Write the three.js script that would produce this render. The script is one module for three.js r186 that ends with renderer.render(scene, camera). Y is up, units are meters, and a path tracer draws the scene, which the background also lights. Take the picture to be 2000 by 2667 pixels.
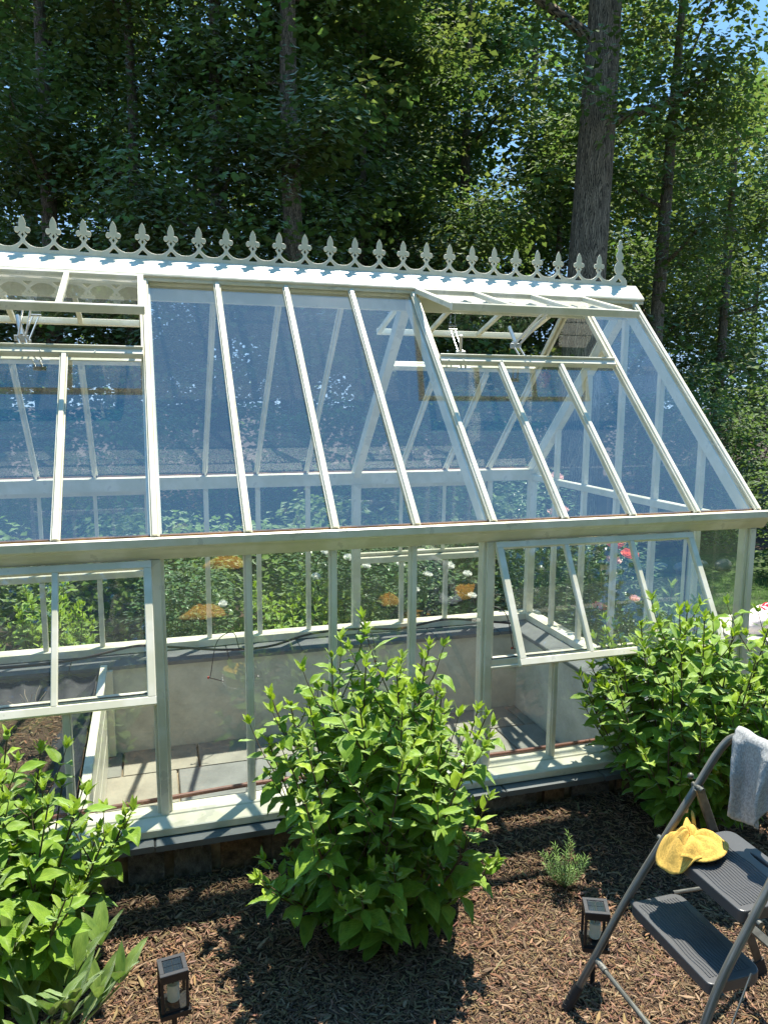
import * as THREE from 'three';
import { mergeGeometries } from 'three/addons/utils/BufferGeometryUtils.js';
import { ImprovedNoise } from 'three/addons/math/ImprovedNoise.js';

// ---------------------------------------------------------------- camera, sky, sun, exposure
const scene = new THREE.Scene();
const camera = new THREE.PerspectiveCamera(67.4, 0.75, 0.05, 400);
camera.rotation.order = 'YXZ';
camera.position.set(-2.9907, 2.0717, 3.226);
camera.rotation.set(-0.14941, -0.29841, 0.00698);
scene.add(camera);

const SUN = new THREE.Vector3(0.235, 0.955, -0.222).normalize();
{ // clear summer sky: air and the glow round the sun
  const W = 512, H = 256, d = new Float32Array(W * H * 4), v = new THREE.Vector3();
  for (let j = 0; j < H; j++) for (let i = 0; i < W; i++) {
    const el = ((j + 0.5) / H - 0.5) * Math.PI, az = ((i + 0.5) / W - 0.5) * 2 * Math.PI;
    v.set(Math.cos(el) * Math.cos(az), Math.sin(el), Math.cos(el) * Math.sin(az));
    const e = Math.max(0, v.y), t = Math.pow(e, 0.45);
    const ang = Math.acos(Math.min(1, v.dot(SUN))) * 180 / Math.PI;
    const glow = 0.16 * Math.exp(-ang / 8) + 0.04 * Math.exp(-ang / 32);
    const o = (j * W + i) * 4;
    d[o] = 0.50 * (1 - t) + 0.085 * t + glow;
    d[o + 1] = 0.68 * (1 - t) + 0.39 * t + glow * 0.97;
    d[o + 2] = 0.92 * (1 - t) + 0.85 * t + glow * 0.9;
    d[o + 3] = 1;
  }
  const sky = new THREE.DataTexture(d, W, H, THREE.RGBAFormat, THREE.FloatType);
  sky.mapping = THREE.EquirectangularReflectionMapping;
  sky.magFilter = THREE.LinearFilter; sky.minFilter = THREE.LinearFilter; sky.needsUpdate = true;
  scene.background = sky; scene.environment = sky;
  scene.backgroundIntensity = 0.64; scene.environmentIntensity = 0.64;
}
const sun = new THREE.DirectionalLight(new THREE.Color(1, 0.95, 0.84), 5);
sun.position.copy(SUN).multiplyScalar(30).add(new THREE.Vector3(-2, 0, 0));
sun.target.position.set(-2, 0, 0);
sun.castShadow = true; sun.shadow.mapSize.set(4096, 4096);
Object.assign(sun.shadow.camera, { left: -14, right: 14, top: 14, bottom: -14, near: 1, far: 70 });
scene.add(sun, sun.target);

const renderer = new THREE.WebGLRenderer({ antialias: true });
renderer.toneMapping = THREE.LinearToneMapping;
renderer.toneMappingExposure = 2.15;
renderer.shadowMap.enabled = true;

// ---------------------------------------------------------------- helpers
const V = (x, y, z) => new THREE.Vector3(x, y, z);
const lin = (r, g, b) => new THREE.Color().setRGB(r, g, b);
function rng(seed) { let s = seed >>> 0; return () => { s = (s + 0x6d2b79f5) | 0; let t = Math.imul(s ^ (s >>> 15), 1 | s); t = (t + Math.imul(t ^ (t >>> 7), 61 | t)) ^ t; return ((t ^ (t >>> 14)) >>> 0) / 4294967296; }; }
const N = new ImprovedNoise();
const fbm = (x, y, z = 0, o = 4) => { let a = 0, w = 0.5; for (let k = 0; k < o; k++) { a += w * N.noise(x, y, z + k * 7.3); x *= 2.03; y *= 2.03; z *= 2.03; w *= 0.5; } return a; };
const clamp = (x, a = 0, b = 1) => Math.min(b, Math.max(a, x));
const smooth = (a, b, x) => { const t = clamp((x - a) / (b - a)); return t * t * (3 - 2 * t); };

const names = new Map();
function numbered(name) { const n = names.get(name) ?? 0; names.set(name, n + 1); return n ? `${name}_${String(n).padStart(3, '0')}` : name; }
function put(name, geo, mat, parent) {
  const m = new THREE.Mesh(geo, mat); m.name = name; m.castShadow = m.receiveShadow = true; parent.add(m); return m;
}
function thing(name, label, category, pos = [0, 0, 0], turn = 0, group) {
  const g = new THREE.Group(); g.name = numbered(name); g.position.set(...pos); g.rotation.y = turn;
  g.userData = { label, category }; if (group) g.userData.group = group; scene.add(g); return g;
}
function holder(name, parent) { const g = new THREE.Group(); g.name = name; parent.add(g); return g; }
function structure(name, geo, mat, label) { const m = put(numbered(name), geo, mat, scene); m.userData = { kind: 'structure' }; if (label) m.userData.label = label; return m; }

// tileable value-noise texture
function tileNoise(seed, size, cells) {
  const r = rng(seed), g = new Float32Array(cells * cells).map(() => r()), out = new Float32Array(size * size);
  for (let y = 0; y < size; y++) for (let x = 0; x < size; x++) {
    const fx = x / size * cells, fy = y / size * cells, ix = Math.floor(fx), iy = Math.floor(fy);
    let u = fx - ix, v = fy - iy; u = u * u * (3 - 2 * u); v = v * v * (3 - 2 * v);
    const G = (a, b) => g[(b % cells) * cells + (a % cells)];
    out[y * size + x] = (G(ix, iy) * (1 - u) + G(ix + 1, iy) * u) * (1 - v) + (G(ix, iy + 1) * (1 - u) + G(ix + 1, iy + 1) * u) * v;
  }
  return out;
}
function tileFbm(seed, size, cells, oct) {
  const out = new Float32Array(size * size); let w = 0.5, tot = 0;
  for (let k = 0; k < oct && cells <= size; k++) { const n = tileNoise(seed + k * 31, size, cells); for (let i = 0; i < out.length; i++) out[i] += w * n[i]; tot += w; w *= 0.55; cells *= 2; }
  for (let i = 0; i < out.length; i++) out[i] /= tot; return out;
}
function dataTex(size, fn, srgb = true, rep = 1) {
  const d = new Uint8Array(size * size * 4);
  for (let i = 0; i < size * size; i++) { const c = fn(i, i % size, Math.floor(i / size)); d[i * 4] = clamp(c[0]) * 255; d[i * 4 + 1] = clamp(c[1]) * 255; d[i * 4 + 2] = clamp(c[2]) * 255; d[i * 4 + 3] = 255; }
  const t = new THREE.DataTexture(d, size, size); t.wrapS = t.wrapT = THREE.RepeatWrapping; t.magFilter = THREE.LinearFilter; t.minFilter = THREE.LinearMipmapLinearFilter; t.generateMipmaps = true;
  if (srgb) t.colorSpace = THREE.SRGBColorSpace; t.repeat.set(rep, rep); t.needsUpdate = true; return t;
}
const nA = tileFbm(3, 512, 8, 6), nB = tileFbm(17, 512, 16, 5), nC = tileFbm(29, 512, 64, 3);
const mixc = (a, b, t) => [a[0] + (b[0] - a[0]) * t, a[1] + (b[1] - a[1]) * t, a[2] + (b[2] - a[2]) * t];
const grime = dataTex(512, i => { const a = clamp((nA[i] - 0.4) * 3), s = nB[i] > 0.68 ? 0.93 : 1, k = (0.92 + 0.08 * a) * s; return [k, k * 0.995, k * (0.95 + 0.05 * a)]; }); // weathered paint: blotches and algae
const fineBump = dataTex(512, i => [nB[i], nB[i], nB[i]], false);
const roughTex = dataTex(512, i => { const k = 0.55 + 0.45 * nA[i]; return [k, k, k]; }, false);
const coarseBump = dataTex(512, i => { const k = 0.6 * nA[i] + 0.4 * nC[i]; return [k, k, k]; }, false);
const stoneTex = dataTex(512, i => { const k = 0.55 + 0.75 * (nA[i] - 0.3) + 0.25 * (nC[i] - 0.5); return [k, k * 0.98, k * 0.95]; });
const plasterTex = dataTex(512, i => { const k = 0.86 + 0.22 * (nA[i] - 0.5) + 0.05 * (nC[i] - 0.5); return [k, k, k * 0.985]; });
const barkTex = dataTex(512, (i, x, y) => { const a = nB[((y >> 3) % 512) * 512 + x], b = nA[i]; const g = Math.abs(Math.sin((x / 512) * Math.PI * 2 * 11 + (nA[((y >> 1) % 512) * 512 + x] - 0.5) * 14)); const k = 0.3 + 0.5 * g + 0.35 * (a - 0.5) + 0.3 * (b - 0.5); return [k, k * 0.96, k * 0.9]; });
const terry = dataTex(256, (i, x, y) => { const k = 0.5 + 0.5 * Math.sin(x * 0.8 + nC[i] * 9) * Math.sin(y * 0.8 + nB[i] * 9); return [k, k, k]; }, false);

const pile = dataTex(256, (i, x, y) => { const a = nC[(y * 2 % 512) * 512 + (x * 2 % 512)], b = nB[(y * 2 % 512) * 512 + x * 2 % 512], k = 0.84 + 0.26 * clamp((a - 0.3) * 1.6) * (0.5 + b); return [k, k, k]; });
const std = (o) => new THREE.MeshStandardMaterial(o);
const phys = (o) => new THREE.MeshPhysicalMaterial(o);
const M = {};
M.paint = std({ color: lin(0.805, 0.765, 0.64), roughness: 0.42, map: grime, roughnessMap: roughTex, bumpMap: fineBump, bumpScale: 0.00015 });
M.crest = std({ color: lin(0.8, 0.765, 0.63), roughness: 0.5, bumpMap: fineBump, bumpScale: 0.0006, map: grime });
M.roofGlass = phys({ color: lin(0.93, 0.965, 0.95), roughness: 0.035, transmission: 0.977, thickness: 0, ior: 2.4, side: THREE.DoubleSide }); // a few per cent of the pane is dust
M.backGlass = phys({ color: lin(0.94, 0.97, 0.95), roughness: 0.01, transmission: 0.99, thickness: 0, ior: 1.45, side: THREE.DoubleSide });
M.glass = phys({ color: lin(0.94, 0.97, 0.95), roughness: 0.02, transmission: 0.965, thickness: 0, ior: 2.0, side: THREE.DoubleSide });
M.seal = std({ color: lin(0.42, 0.22, 0.085), roughness: 0.9, map: stoneTex });
M.gasket = std({ color: lin(0.02, 0.02, 0.02), roughness: 0.7 });
M.slate = std({ color: lin(0.2, 0.21, 0.215), roughness: 0.6, map: plasterTex, bumpMap: coarseBump, bumpScale: 0.0004 });
M.plaster = std({ color: lin(0.71, 0.70, 0.62), roughness: 0.95, map: plasterTex, bumpMap: coarseBump, bumpScale: 0.0004 });
M.mortar = std({ color: lin(0.46, 0.37, 0.25), roughness: 1, map: stoneTex, bumpMap: coarseBump, bumpScale: 0.005 });
M.stones = [[0.36, 0.23, 0.13], [0.28, 0.265, 0.24], [0.4, 0.29, 0.19], [0.25, 0.235, 0.22], [0.45, 0.35, 0.24]].map(c => std({ color: lin(...c), roughness: 0.95, map: stoneTex, bumpMap: coarseBump, bumpScale: 0.012 }));
M.flags = [[0.34, 0.32, 0.275], [0.29, 0.285, 0.26], [0.38, 0.345, 0.28], [0.25, 0.25, 0.24]].map(c => std({ color: lin(...c), roughness: 0.85, map: plasterTex, bumpMap: coarseBump, bumpScale: 0.0004 }));
M.metal = std({ color: lin(0.62, 0.62, 0.6), roughness: 0.32, metalness: 0.9 });
M.black = std({ color: lin(0.012, 0.012, 0.013), roughness: 0.45, bumpMap: fineBump, bumpScale: 0.0003 });
M.soil = std({ color: lin(0.075, 0.045, 0.028), roughness: 1, map: plasterTex, bumpMap: coarseBump, bumpScale: 0.002 });

// metre uv for boxes and prisms
function meterUV(g) {
  g = g.index ? g.toNonIndexed() : g;
  const p = g.attributes.position, n = g.attributes.normal, uv = new Float32Array(p.count * 2);
  for (let i = 0; i < p.count; i++) {
    const ax = Math.abs(n.getX(i)), ay = Math.abs(n.getY(i)), az = Math.abs(n.getZ(i)), x = p.getX(i), y = p.getY(i), z = p.getZ(i);
    if (ax >= ay && ax >= az) { uv[2 * i] = z; uv[2 * i + 1] = y; } else if (ay >= az) { uv[2 * i] = x; uv[2 * i + 1] = z; } else { uv[2 * i] = x; uv[2 * i + 1] = y; }
  }
  g.setAttribute('uv', new THREE.BufferAttribute(uv, 2)); return g;
}
const chamf = (w, h, c) => [[-w / 2 + c, -h / 2], [w / 2 - c, -h / 2], [w / 2, -h / 2 + c], [w / 2, h / 2 - c], [w / 2 - c, h / 2], [-w / 2 + c, h / 2], [-w / 2, h / 2 - c], [-w / 2, -h / 2 + c]];
function prism(profile, L) { // along +z from -L/2 to L/2
  const s = new THREE.Shape(profile.map(p => new THREE.Vector2(...p)));
  const g = new THREE.ExtrudeGeometry(s, { depth: L, bevelEnabled: false, steps: 1 }); g.translate(0, 0, -L / 2); return meterUV(g);
}
const cache = new Map();
const cached = (key, make) => { if (!cache.has(key)) cache.set(key, make()); return cache.get(key); };
const profKey = new Map([['T', [[-0.018, -0.006], [0.018, -0.006], [0.018, 0.004], [0.0145, 0.006], [0.0125, 0.003], [0.0105, 0.0125], [0.0085, 0.0145], [-0.0085, 0.0145], [-0.0105, 0.0125], [-0.0125, 0.003], [-0.0145, 0.006], [-0.018, 0.004]]]]);
function orient(m, A, B, up) {
  const z = B.clone().sub(A).normalize(), x = up.clone().cross(z).normalize(), y = z.clone().cross(x);
  m.quaternion.setFromRotationMatrix(new THREE.Matrix4().makeBasis(x, y, z)); m.position.copy(A).add(B).multiplyScalar(0.5);
}
function bar(parent, name, mat, A, B, w, h, up = V(0, 1, 0), c = 0.003) {
  const L = +A.distanceTo(B).toFixed(4), key = typeof w === 'string' ? `p${w}|${L}` : `b${w}|${h}|${L}|${c}`;
  const g = cached(key, () => prism(typeof w === 'string' ? profKey.get(w) : chamf(w, h, Math.min(c, w * 0.3, h * 0.3)), L));
  const m = put(name, g, mat, parent); orient(m, A, B, up); return m;
}
function block(parent, name, mat, w, h, d, x, y, z, c = 0.004) { const m = put(name, cached(`k${w}|${h}|${d}|${c}`, () => prism(chamf(w, h, Math.min(c, w * 0.3, h * 0.3)), d)), mat, parent); m.position.set(x, y, z); return m; }
function pane(parent, mat, pts, name = 'pane') { // convex polygon, world-scale, as a thin sheet
  const o = pts.reduce((a, p) => a.add(p), V(0, 0, 0)).multiplyScalar(1 / pts.length), pos = [], uv = [];
  for (let i = 1; i < pts.length - 1; i++) for (const p of [pts[0], pts[i], pts[i + 1]]) { pos.push(p.x - o.x, p.y - o.y, p.z - o.z); uv.push(p.x + p.z, p.y); }
  const g = new THREE.BufferGeometry(); g.setAttribute('position', new THREE.Float32BufferAttribute(pos, 3)); g.setAttribute('uv', new THREE.Float32BufferAttribute(uv, 2)); g.computeVertexNormals();
  const m = put(name, g, mat, parent); m.position.copy(o); return m;
}
function tube(pts, r, seg = 24, rad = 8, closed = false) { return new THREE.TubeGeometry(new THREE.CatmullRomCurve3(pts, closed, 'centripetal'), seg, r, rad, closed); }
function taper(pts, radii, seg, rad) { // tapered tube
  const c = new THREE.CatmullRomCurve3(pts, false, 'centripetal'), g = new THREE.TubeGeometry(c, seg, 1, rad, false), p = g.attributes.position;
  for (let i = 0; i <= seg; i++) { const t = i / seg, q = c.getPointAt(t), f = t * (radii.length - 1), k = Math.min(radii.length - 2, Math.floor(f)), r = radii[k] + (radii[k + 1] - radii[k]) * (f - k);
    for (let j = 0; j <= rad; j++) { const n = i * (rad + 1) + j; p.setXYZ(n, q.x + (p.getX(n) - q.x) * r, q.y + (p.getY(n) - q.y) * r, q.z + (p.getZ(n) - q.z) * r); } }
  g.computeVertexNormals(); return g;
}
// a sheet with thickness from a surface function
function thickSheet(fn, nu, nv, t) {
  const P = [], Nn = []; const e = 1e-3;
  for (let j = 0; j <= nv; j++) for (let i = 0; i <= nu; i++) {
    const u = i / nu, v = j / nv, p = fn(u, v), du = fn(Math.min(1, u + e), v).sub(fn(Math.max(0, u - e), v)), dv = fn(u, Math.min(1, v + e)).sub(fn(u, Math.max(0, v - e)));
    P.push(p); Nn.push(du.cross(dv).normalize());
  }
  const pos = [], uv = [], idx = [], n = (nu + 1) * (nv + 1);
  for (const s of [0.5, -0.5]) for (let k = 0; k < n; k++) { const q = P[k].clone().addScaledVector(Nn[k], s * t); pos.push(q.x, q.y, q.z); uv.push((k % (nu + 1)) / nu, Math.floor(k / (nu + 1)) / nv); }
  const at = (i, j, s) => s * n + j * (nu + 1) + i;
  for (let j = 0; j < nv; j++) for (let i = 0; i < nu; i++) { idx.push(at(i, j, 0), at(i + 1, j, 0), at(i + 1, j + 1, 0), at(i, j, 0), at(i + 1, j + 1, 0), at(i, j + 1, 0)); idx.push(at(i, j, 1), at(i + 1, j + 1, 1), at(i + 1, j, 1), at(i, j, 1), at(i, j + 1, 1), at(i + 1, j + 1, 1)); }
  const edge = (a, b, c, d) => idx.push(a, b, c, a, c, d);
  for (let i = 0; i < nu; i++) { edge(at(i, 0, 0), at(i, 0, 1), at(i + 1, 0, 1), at(i + 1, 0, 0)); edge(at(i, nv, 0), at(i + 1, nv, 0), at(i + 1, nv, 1), at(i, nv, 1)); }
  for (let j = 0; j < nv; j++) { edge(at(0, j, 0), at(0, j + 1, 0), at(0, j + 1, 1), at(0, j, 1)); edge(at(nu, j, 0), at(nu, j, 1), at(nu, j + 1, 1), at(nu, j + 1, 0)); }
  const g = new THREE.BufferGeometry(); g.setAttribute('position', new THREE.Float32BufferAttribute(pos, 3)); g.setAttribute('uv', new THREE.Float32BufferAttribute(uv, 2)); g.setIndex(idx); g.computeVertexNormals(); return g;
}
// many placed copies of one geometry joined into one
function scatter(bases, mats) { // mats: [{m: Matrix4, k: variant}]
  let nv = 0, ni = 0; for (const a of mats) { nv += bases[a.k].attributes.position.count; ni += bases[a.k].index.count; }
  const pos = new Float32Array(nv * 3), nor = new Float32Array(nv * 3), uv = new Float32Array(nv * 2), idx = new Uint32Array(ni); let v = 0, q = 0; const t = V(0, 0, 0), nm = new THREE.Matrix3();
  for (const a of mats) {
    const b = bases[a.k], p = b.attributes.position, n = b.attributes.normal, u = b.attributes.uv; nm.getNormalMatrix(a.m);
    for (let i = 0; i < b.index.count; i++) idx[q++] = b.index.getX(i) + v;
    for (let i = 0; i < p.count; i++, v++) {
      t.fromBufferAttribute(p, i).applyMatrix4(a.m); pos[v * 3] = t.x; pos[v * 3 + 1] = t.y; pos[v * 3 + 2] = t.z;
      t.fromBufferAttribute(n, i).applyMatrix3(nm).normalize(); nor[v * 3] = t.x; nor[v * 3 + 1] = t.y; nor[v * 3 + 2] = t.z;
      uv[v * 2] = u.getX(i); uv[v * 2 + 1] = u.getY(i);
    }
  }
  const g = new THREE.BufferGeometry(); g.setAttribute('position', new THREE.BufferAttribute(pos, 3)); g.setAttribute('normal', new THREE.BufferAttribute(nor, 3)); g.setAttribute('uv', new THREE.BufferAttribute(uv, 2)); g.setIndex(new THREE.BufferAttribute(idx, 1)); return g;
}

// ---------------------------------------------------------------- ground
const X0 = -4.464, ZB = -2.397; // greenhouse footprint: x from X0 to 0, z from ZB to 0
function groundY(x, z) {
  const drop = -0.42 * smooth(0.1, -1.1, z); // the back garden lies lower than the bed in front
  const mound = (0.06 + 0.07 * smooth(-3, -1.2, x)) * smooth(0.75, 0.15, z) * smooth(-0.4, 0.05, z);
  const far = 0.06 * fbm(x * 0.3, z * 0.3, 2, 3) * smooth(4, 10, Math.hypot(x + 2, z));
  return drop + mound + far;
}
{
  const axis = (lo, a, b, hi, n) => { const o = []; for (let k = 26; k > 0; k--) o.push(a - (a - lo) * Math.pow(k / 26, 3)); for (let k = 0; k <= n; k++) o.push(a + (b - a) * k / n); for (let k = 1; k <= 26; k++) o.push(b + (hi - b) * Math.pow(k / 26, 3)); return o; };
  const xs = axis(-160, -6, 3, 160, 110), zs = axis(-160, -4, 4, 160, 100), pos = [], uv = [], idx = [];
  for (const z of zs) for (const x of xs) {
    const inside = x > X0 + 0.02 && x < -0.02 && z > ZB && z < 0;
    pos.push(x, inside ? -0.62 : groundY(x, z) - 0.012, z); uv.push(x * 0.7, z * 0.7);
  }
  const w = xs.length; for (let j = 0; j < zs.length - 1; j++) for (let i = 0; i < w - 1; i++) { const a = j * w + i; idx.push(a, a + w, a + 1, a + 1, a + w, a + w + 1); }
  const g = new THREE.BufferGeometry(); g.setAttribute('position', new THREE.Float32BufferAttribute(pos, 3)); g.setAttribute('uv', new THREE.Float32BufferAttribute(uv, 2)); g.setIndex(idx); g.computeVertexNormals();
  structure('ground', g, M.soil);
}
const woods = (r) => { const t = r(); return t < 0.5 ? lin(0.12 + 0.055 * r(), 0.070 + 0.031 * r(), 0.037 + 0.017 * r()) : t < 0.78 ? lin(0.205 + 0.08 * r(), 0.13 + 0.054 * r(), 0.071 + 0.032 * r()) : t < 0.87 ? lin(0.29, 0.195, 0.12) : lin(0.055, 0.03, 0.02); };
function chipGeo(seed) {
  const r = rng(seed), g = new THREE.BoxGeometry(1, 1, 1, 3, 1, 1), p = g.attributes.position, j = {};
  for (let i = 0; i < p.count; i++) { const x = p.getX(i), y = p.getY(i), z = p.getZ(i), k = [x, y, z].map(v => v.toFixed(2)).join(); j[k] ??= [r() - 0.5, r() - 0.5, r() - 0.5]; const f = 1 - 0.55 * Math.pow(Math.abs(x) * 2, 2) * (0.5 + r() * 0.0 + 0.5); p.setXYZ(i, x + j[k][0] * 0.16, y * (0.7 + 0.3 * f) + j[k][1] * 0.5 + 0.35 * Math.sin(x * 3 + seed), z * f + j[k][2] * 0.4 + 0.25 * Math.sin(x * 2.5 + seed * 2)); }
  const q = g.toNonIndexed(); q.computeVertexNormals(); return q;
}
const chips = [chipGeo(1), chipGeo(2), chipGeo(3)];
const chipMat = std({ color: lin(1, 1, 1), roughness: 0.95 });
function mulch(name, label, n, seed, place, size) {
  const r = rng(seed), o = new THREE.Object3D(); const root = new THREE.Group(); root.name = numbered(name); root.userData = { kind: 'stuff', label, category: 'mulch' }; scene.add(root);
  for (let k = 0; k < 3; k++) {
    const im = new THREE.InstancedMesh(chips[k], chipMat, Math.floor(n / 3)); im.name = 'bark_chips'; im.userData = { kind: 'stuff' }; im.castShadow = im.receiveShadow = true;
    for (let i = 0; i < im.count; i++) {
      const [x, y, z] = place(r), L = size * (0.35 + 1.1 * Math.pow(r(), 2.2)) * (r() < 0.05 ? 1.7 : 1), w = L * (0.07 + 0.15 * r());
      o.position.set(x, y + 0.002 + 0.012 * Math.pow(r(), 2), z); o.rotation.set((r() - 0.5) * 0.6, r() * Math.PI * 2, (r() - 0.5) * 0.55); o.rotation.order = 'YXZ'; o.scale.set(L, Math.min(0.007, w * 0.45), w); o.updateMatrix(); im.setMatrixAt(i, o.matrix); im.setColorAt(i, woods(r));
    }
    root.add(im);
  }
  return root;
}
mulch('mulch', 'loose brown bark mulch covering the bed in front of the greenhouse', 250000, 5, r => { const x = -4.6 + 5.4 * r(), z = 0.12 + Math.pow(r(), 0.9) * 2.5; return [x, groundY(x, z) - 0.006, z]; }, 0.0255);

// ---------------------------------------------------------------- greenhouse
const GH = thing('greenhouse', 'large white framed glass greenhouse with fleur-de-lis cresting on its ridge', 'greenhouse');
const P = 0.372, bx = i => (i - 9) * P, UPV = V(0, 1, 0);
const EY = 1.512, EZ = 0.036, SL = Math.hypot(1.224, 1.234), su = V(0, 1.224 / SL, -1.234 / SL), sn = V(0, 1.234 / SL, 1.224 / SL);
// a point on a roof slope: x, distance up the slope, height over it; side 1 front, -1 back
const slope = (side, x, t, h = 0) => { const y = EY + su.y * t + sn.y * h, z = EZ + su.z * t + sn.z * h; return V(x, y, side > 0 ? z : ZB - z); };
const snB = V(0, sn.y, -sn.z), sN = s => s > 0 ? sn : snB;
const wide = i => (i + 3) % 4 === 0, inVent = i => (i >= -2 && i < 1) || (i >= 5 && i < 8), ventMid = i => i === -1 || i === 0 || i === 6 || i === 7;
const TV = 1.043, TT = 1.634;

// foundation: rendered core, stones outside, slate on top, white sill
{
  const W = holder('foundation_wall', GH);
  const seg = (x0, x1, z0, z1) => block(W, 'core', M.plaster, x1 - x0, 0.81, z1 - z0, (x0 + x1) / 2, -0.195, (z0 + z1) / 2, 0.002);
  seg(X0 - 0.09, 0.09, -0.13, 0.095); seg(X0 - 0.09, 0.09, ZB - 0.1, -2.13); seg(-0.22, 0.085, -2.13, -0.13); seg(X0 - 0.085, X0 + 0.2, -2.13, -0.13);
  const r = rng(41);
  const stoneG = cached('stone', () => { const g = new THREE.BoxGeometry(1, 1, 1, 4, 3, 2), p = g.attributes.position; for (let i = 0; i < p.count; i++) { const x = p.getX(i), y = p.getY(i), z = p.getZ(i), e = Math.max(Math.abs(x), Math.abs(y)) > 0.49 ? 0.86 : 1; p.setXYZ(i, x * (0.97 + 0.06 * fbm(y * 3, z * 3, 1)) , y * (0.96 + 0.1 * fbm(x * 3, z * 3, 4)), z * e + 0.22 * fbm(x * 2.3, y * 2.3, 9) * (z > 0 ? 1 : 0)); } g.computeVertexNormals(); return g; });
  let x = X0 - 0.06;
  while (x < 0.06) { const w = 0.14 + 0.2 * r(); let y = -0.14; while (y < 0.19) { const two = r() < 0.3 && y < 0; const h = two ? 0.14 : 0.216 - y; const s = put('stone', stoneG, M.stones[Math.floor(r() * 5)], W); s.scale.set(Math.min(w, 0.09 - x) - 0.034, h - 0.024, 0.07); s.position.set(x + w / 2, y + h / 2, 0.10); y += h; } x += w; }
  for (const [z0, z1] of [[-2.3, -1.95], [-1.95, -1.6], [-1.6, -1.2], [-1.2, -0.9], [-0.9, -0.5], [-0.5, -0.15]]) for (const [y, h] of [[-0.35, 0.26], [-0.08, 0.25], [0.14, 0.13]]) { const s = put('stone', stoneG, M.stones[Math.floor(r() * 5)], W); s.rotation.y = Math.PI / 2; s.scale.set(z1 - z0 - 0.02, h - 0.018, 0.06); s.position.set(0.09, y, (z0 + z1) / 2); }
  const mg = block(W, 'mortar', M.mortar, -X0 + 0.17, 0.36, 0.012, X0 / 2, 0.02, 0.102, 0.001); mg.name = 'mortar_bed';
  // slate ledges
  const slateSeg = (name, x0, x1, z0, z1, y, n, along) => { for (let k = 0; k < n; k++) { const a = k / n, b = (k + 1) / n; const s = along === 'x' ? block(W, name, M.slate, (x1 - x0) * (b - a) - 0.004, 0.026, z1 - z0 + 0.006 * (r() - 0.5), x0 + (x1 - x0) * (a + b) / 2, y + 0.003 * (r() - 0.5), (z0 + z1) / 2, 0.005) : block(W, name, M.slate, x1 - x0, 0.034, (z1 - z0) * (b - a) - 0.004, (x0 + x1) / 2, y, z0 + (z1 - z0) * (a + b) / 2, 0.005); } };
  slateSeg('slate_slab', X0 - 0.14, 0.14, -0.15, 0.18, 0.23, 9, 'x');
  slateSeg('slate_slab', X0 - 0.14, 0.14, ZB - 0.14, -2.10, 0.228, 9, 'x');
  slateSeg('slate_slab', -0.24, 0.13, -2.10, -0.15, 0.228, 4, 'z');
  slateSeg('slate_slab', X0 - 0.13, X0 + 0.22, -2.10, -0.15, 0.228, 4, 'z');
}
{ // floor of flagstones, sunk inside
  const F = holder('floor', GH); const r = rng(7);
  block(F, 'joint_bed', M.mortar, 4.2, 0.05, 2.06, X0 / 2, -0.447, -1.13, 0.002);
  let z = -2.13;
  while (z < -0.16) { const d = Math.min(0.36 + 0.24 * r(), -0.13 - z); let x = X0 + 0.2; while (x < -0.24) { const w = Math.min(0.4 + 0.4 * r(), -0.22 - x); block(F, 'flagstone', M.flags[Math.floor(r() * 4)], +(w - 0.012).toFixed(3), 0.03, +(d - 0.012).toFixed(3), x + w / 2, -0.412 + 0.004 * (r() - 0.5), z + d / 2, 0.006); x += w; } z += d; }
}
{ // sills and wall frames, front and back
  const sillProfile = [[-0.055, 0.246], [0.118, 0.246], [0.122, 0.25], [0.122, 0.278], [0.118, 0.282], [0.035, 0.29], [0.032, 0.296], [-0.055, 0.296]];
  for (const s of [1, -1]) { const g = prism(sillProfile.map(([a, b]) => [a, b]), -X0 + 0.2), m = put('sill', g, M.paint, GH); m.rotation.y = s > 0 ? Math.PI / 2 : -Math.PI / 2; m.position.set(X0 / 2, 0, s > 0 ? 0 : ZB); if (s > 0) m.scale.x = -1; }
  for (const m of GH.children.filter(c => c.name === 'sill')) { m.scale.x = 1; m.rotation.y = m.position.z === 0 ? -Math.PI / 2 : Math.PI / 2; }
  for (const x of [0, X0]) { const g = cached('gs', () => prism(sillProfile.map(([a, b]) => [a * 0.8, b]), -ZB - 0.12)), m = put('sill', g, M.paint, GH); m.rotation.y = x === 0 ? 0 : Math.PI; m.position.set(x, 0.001, ZB / 2); }
}
const zs_ = s => s > 0 ? 0 : ZB; // wall plane
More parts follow.
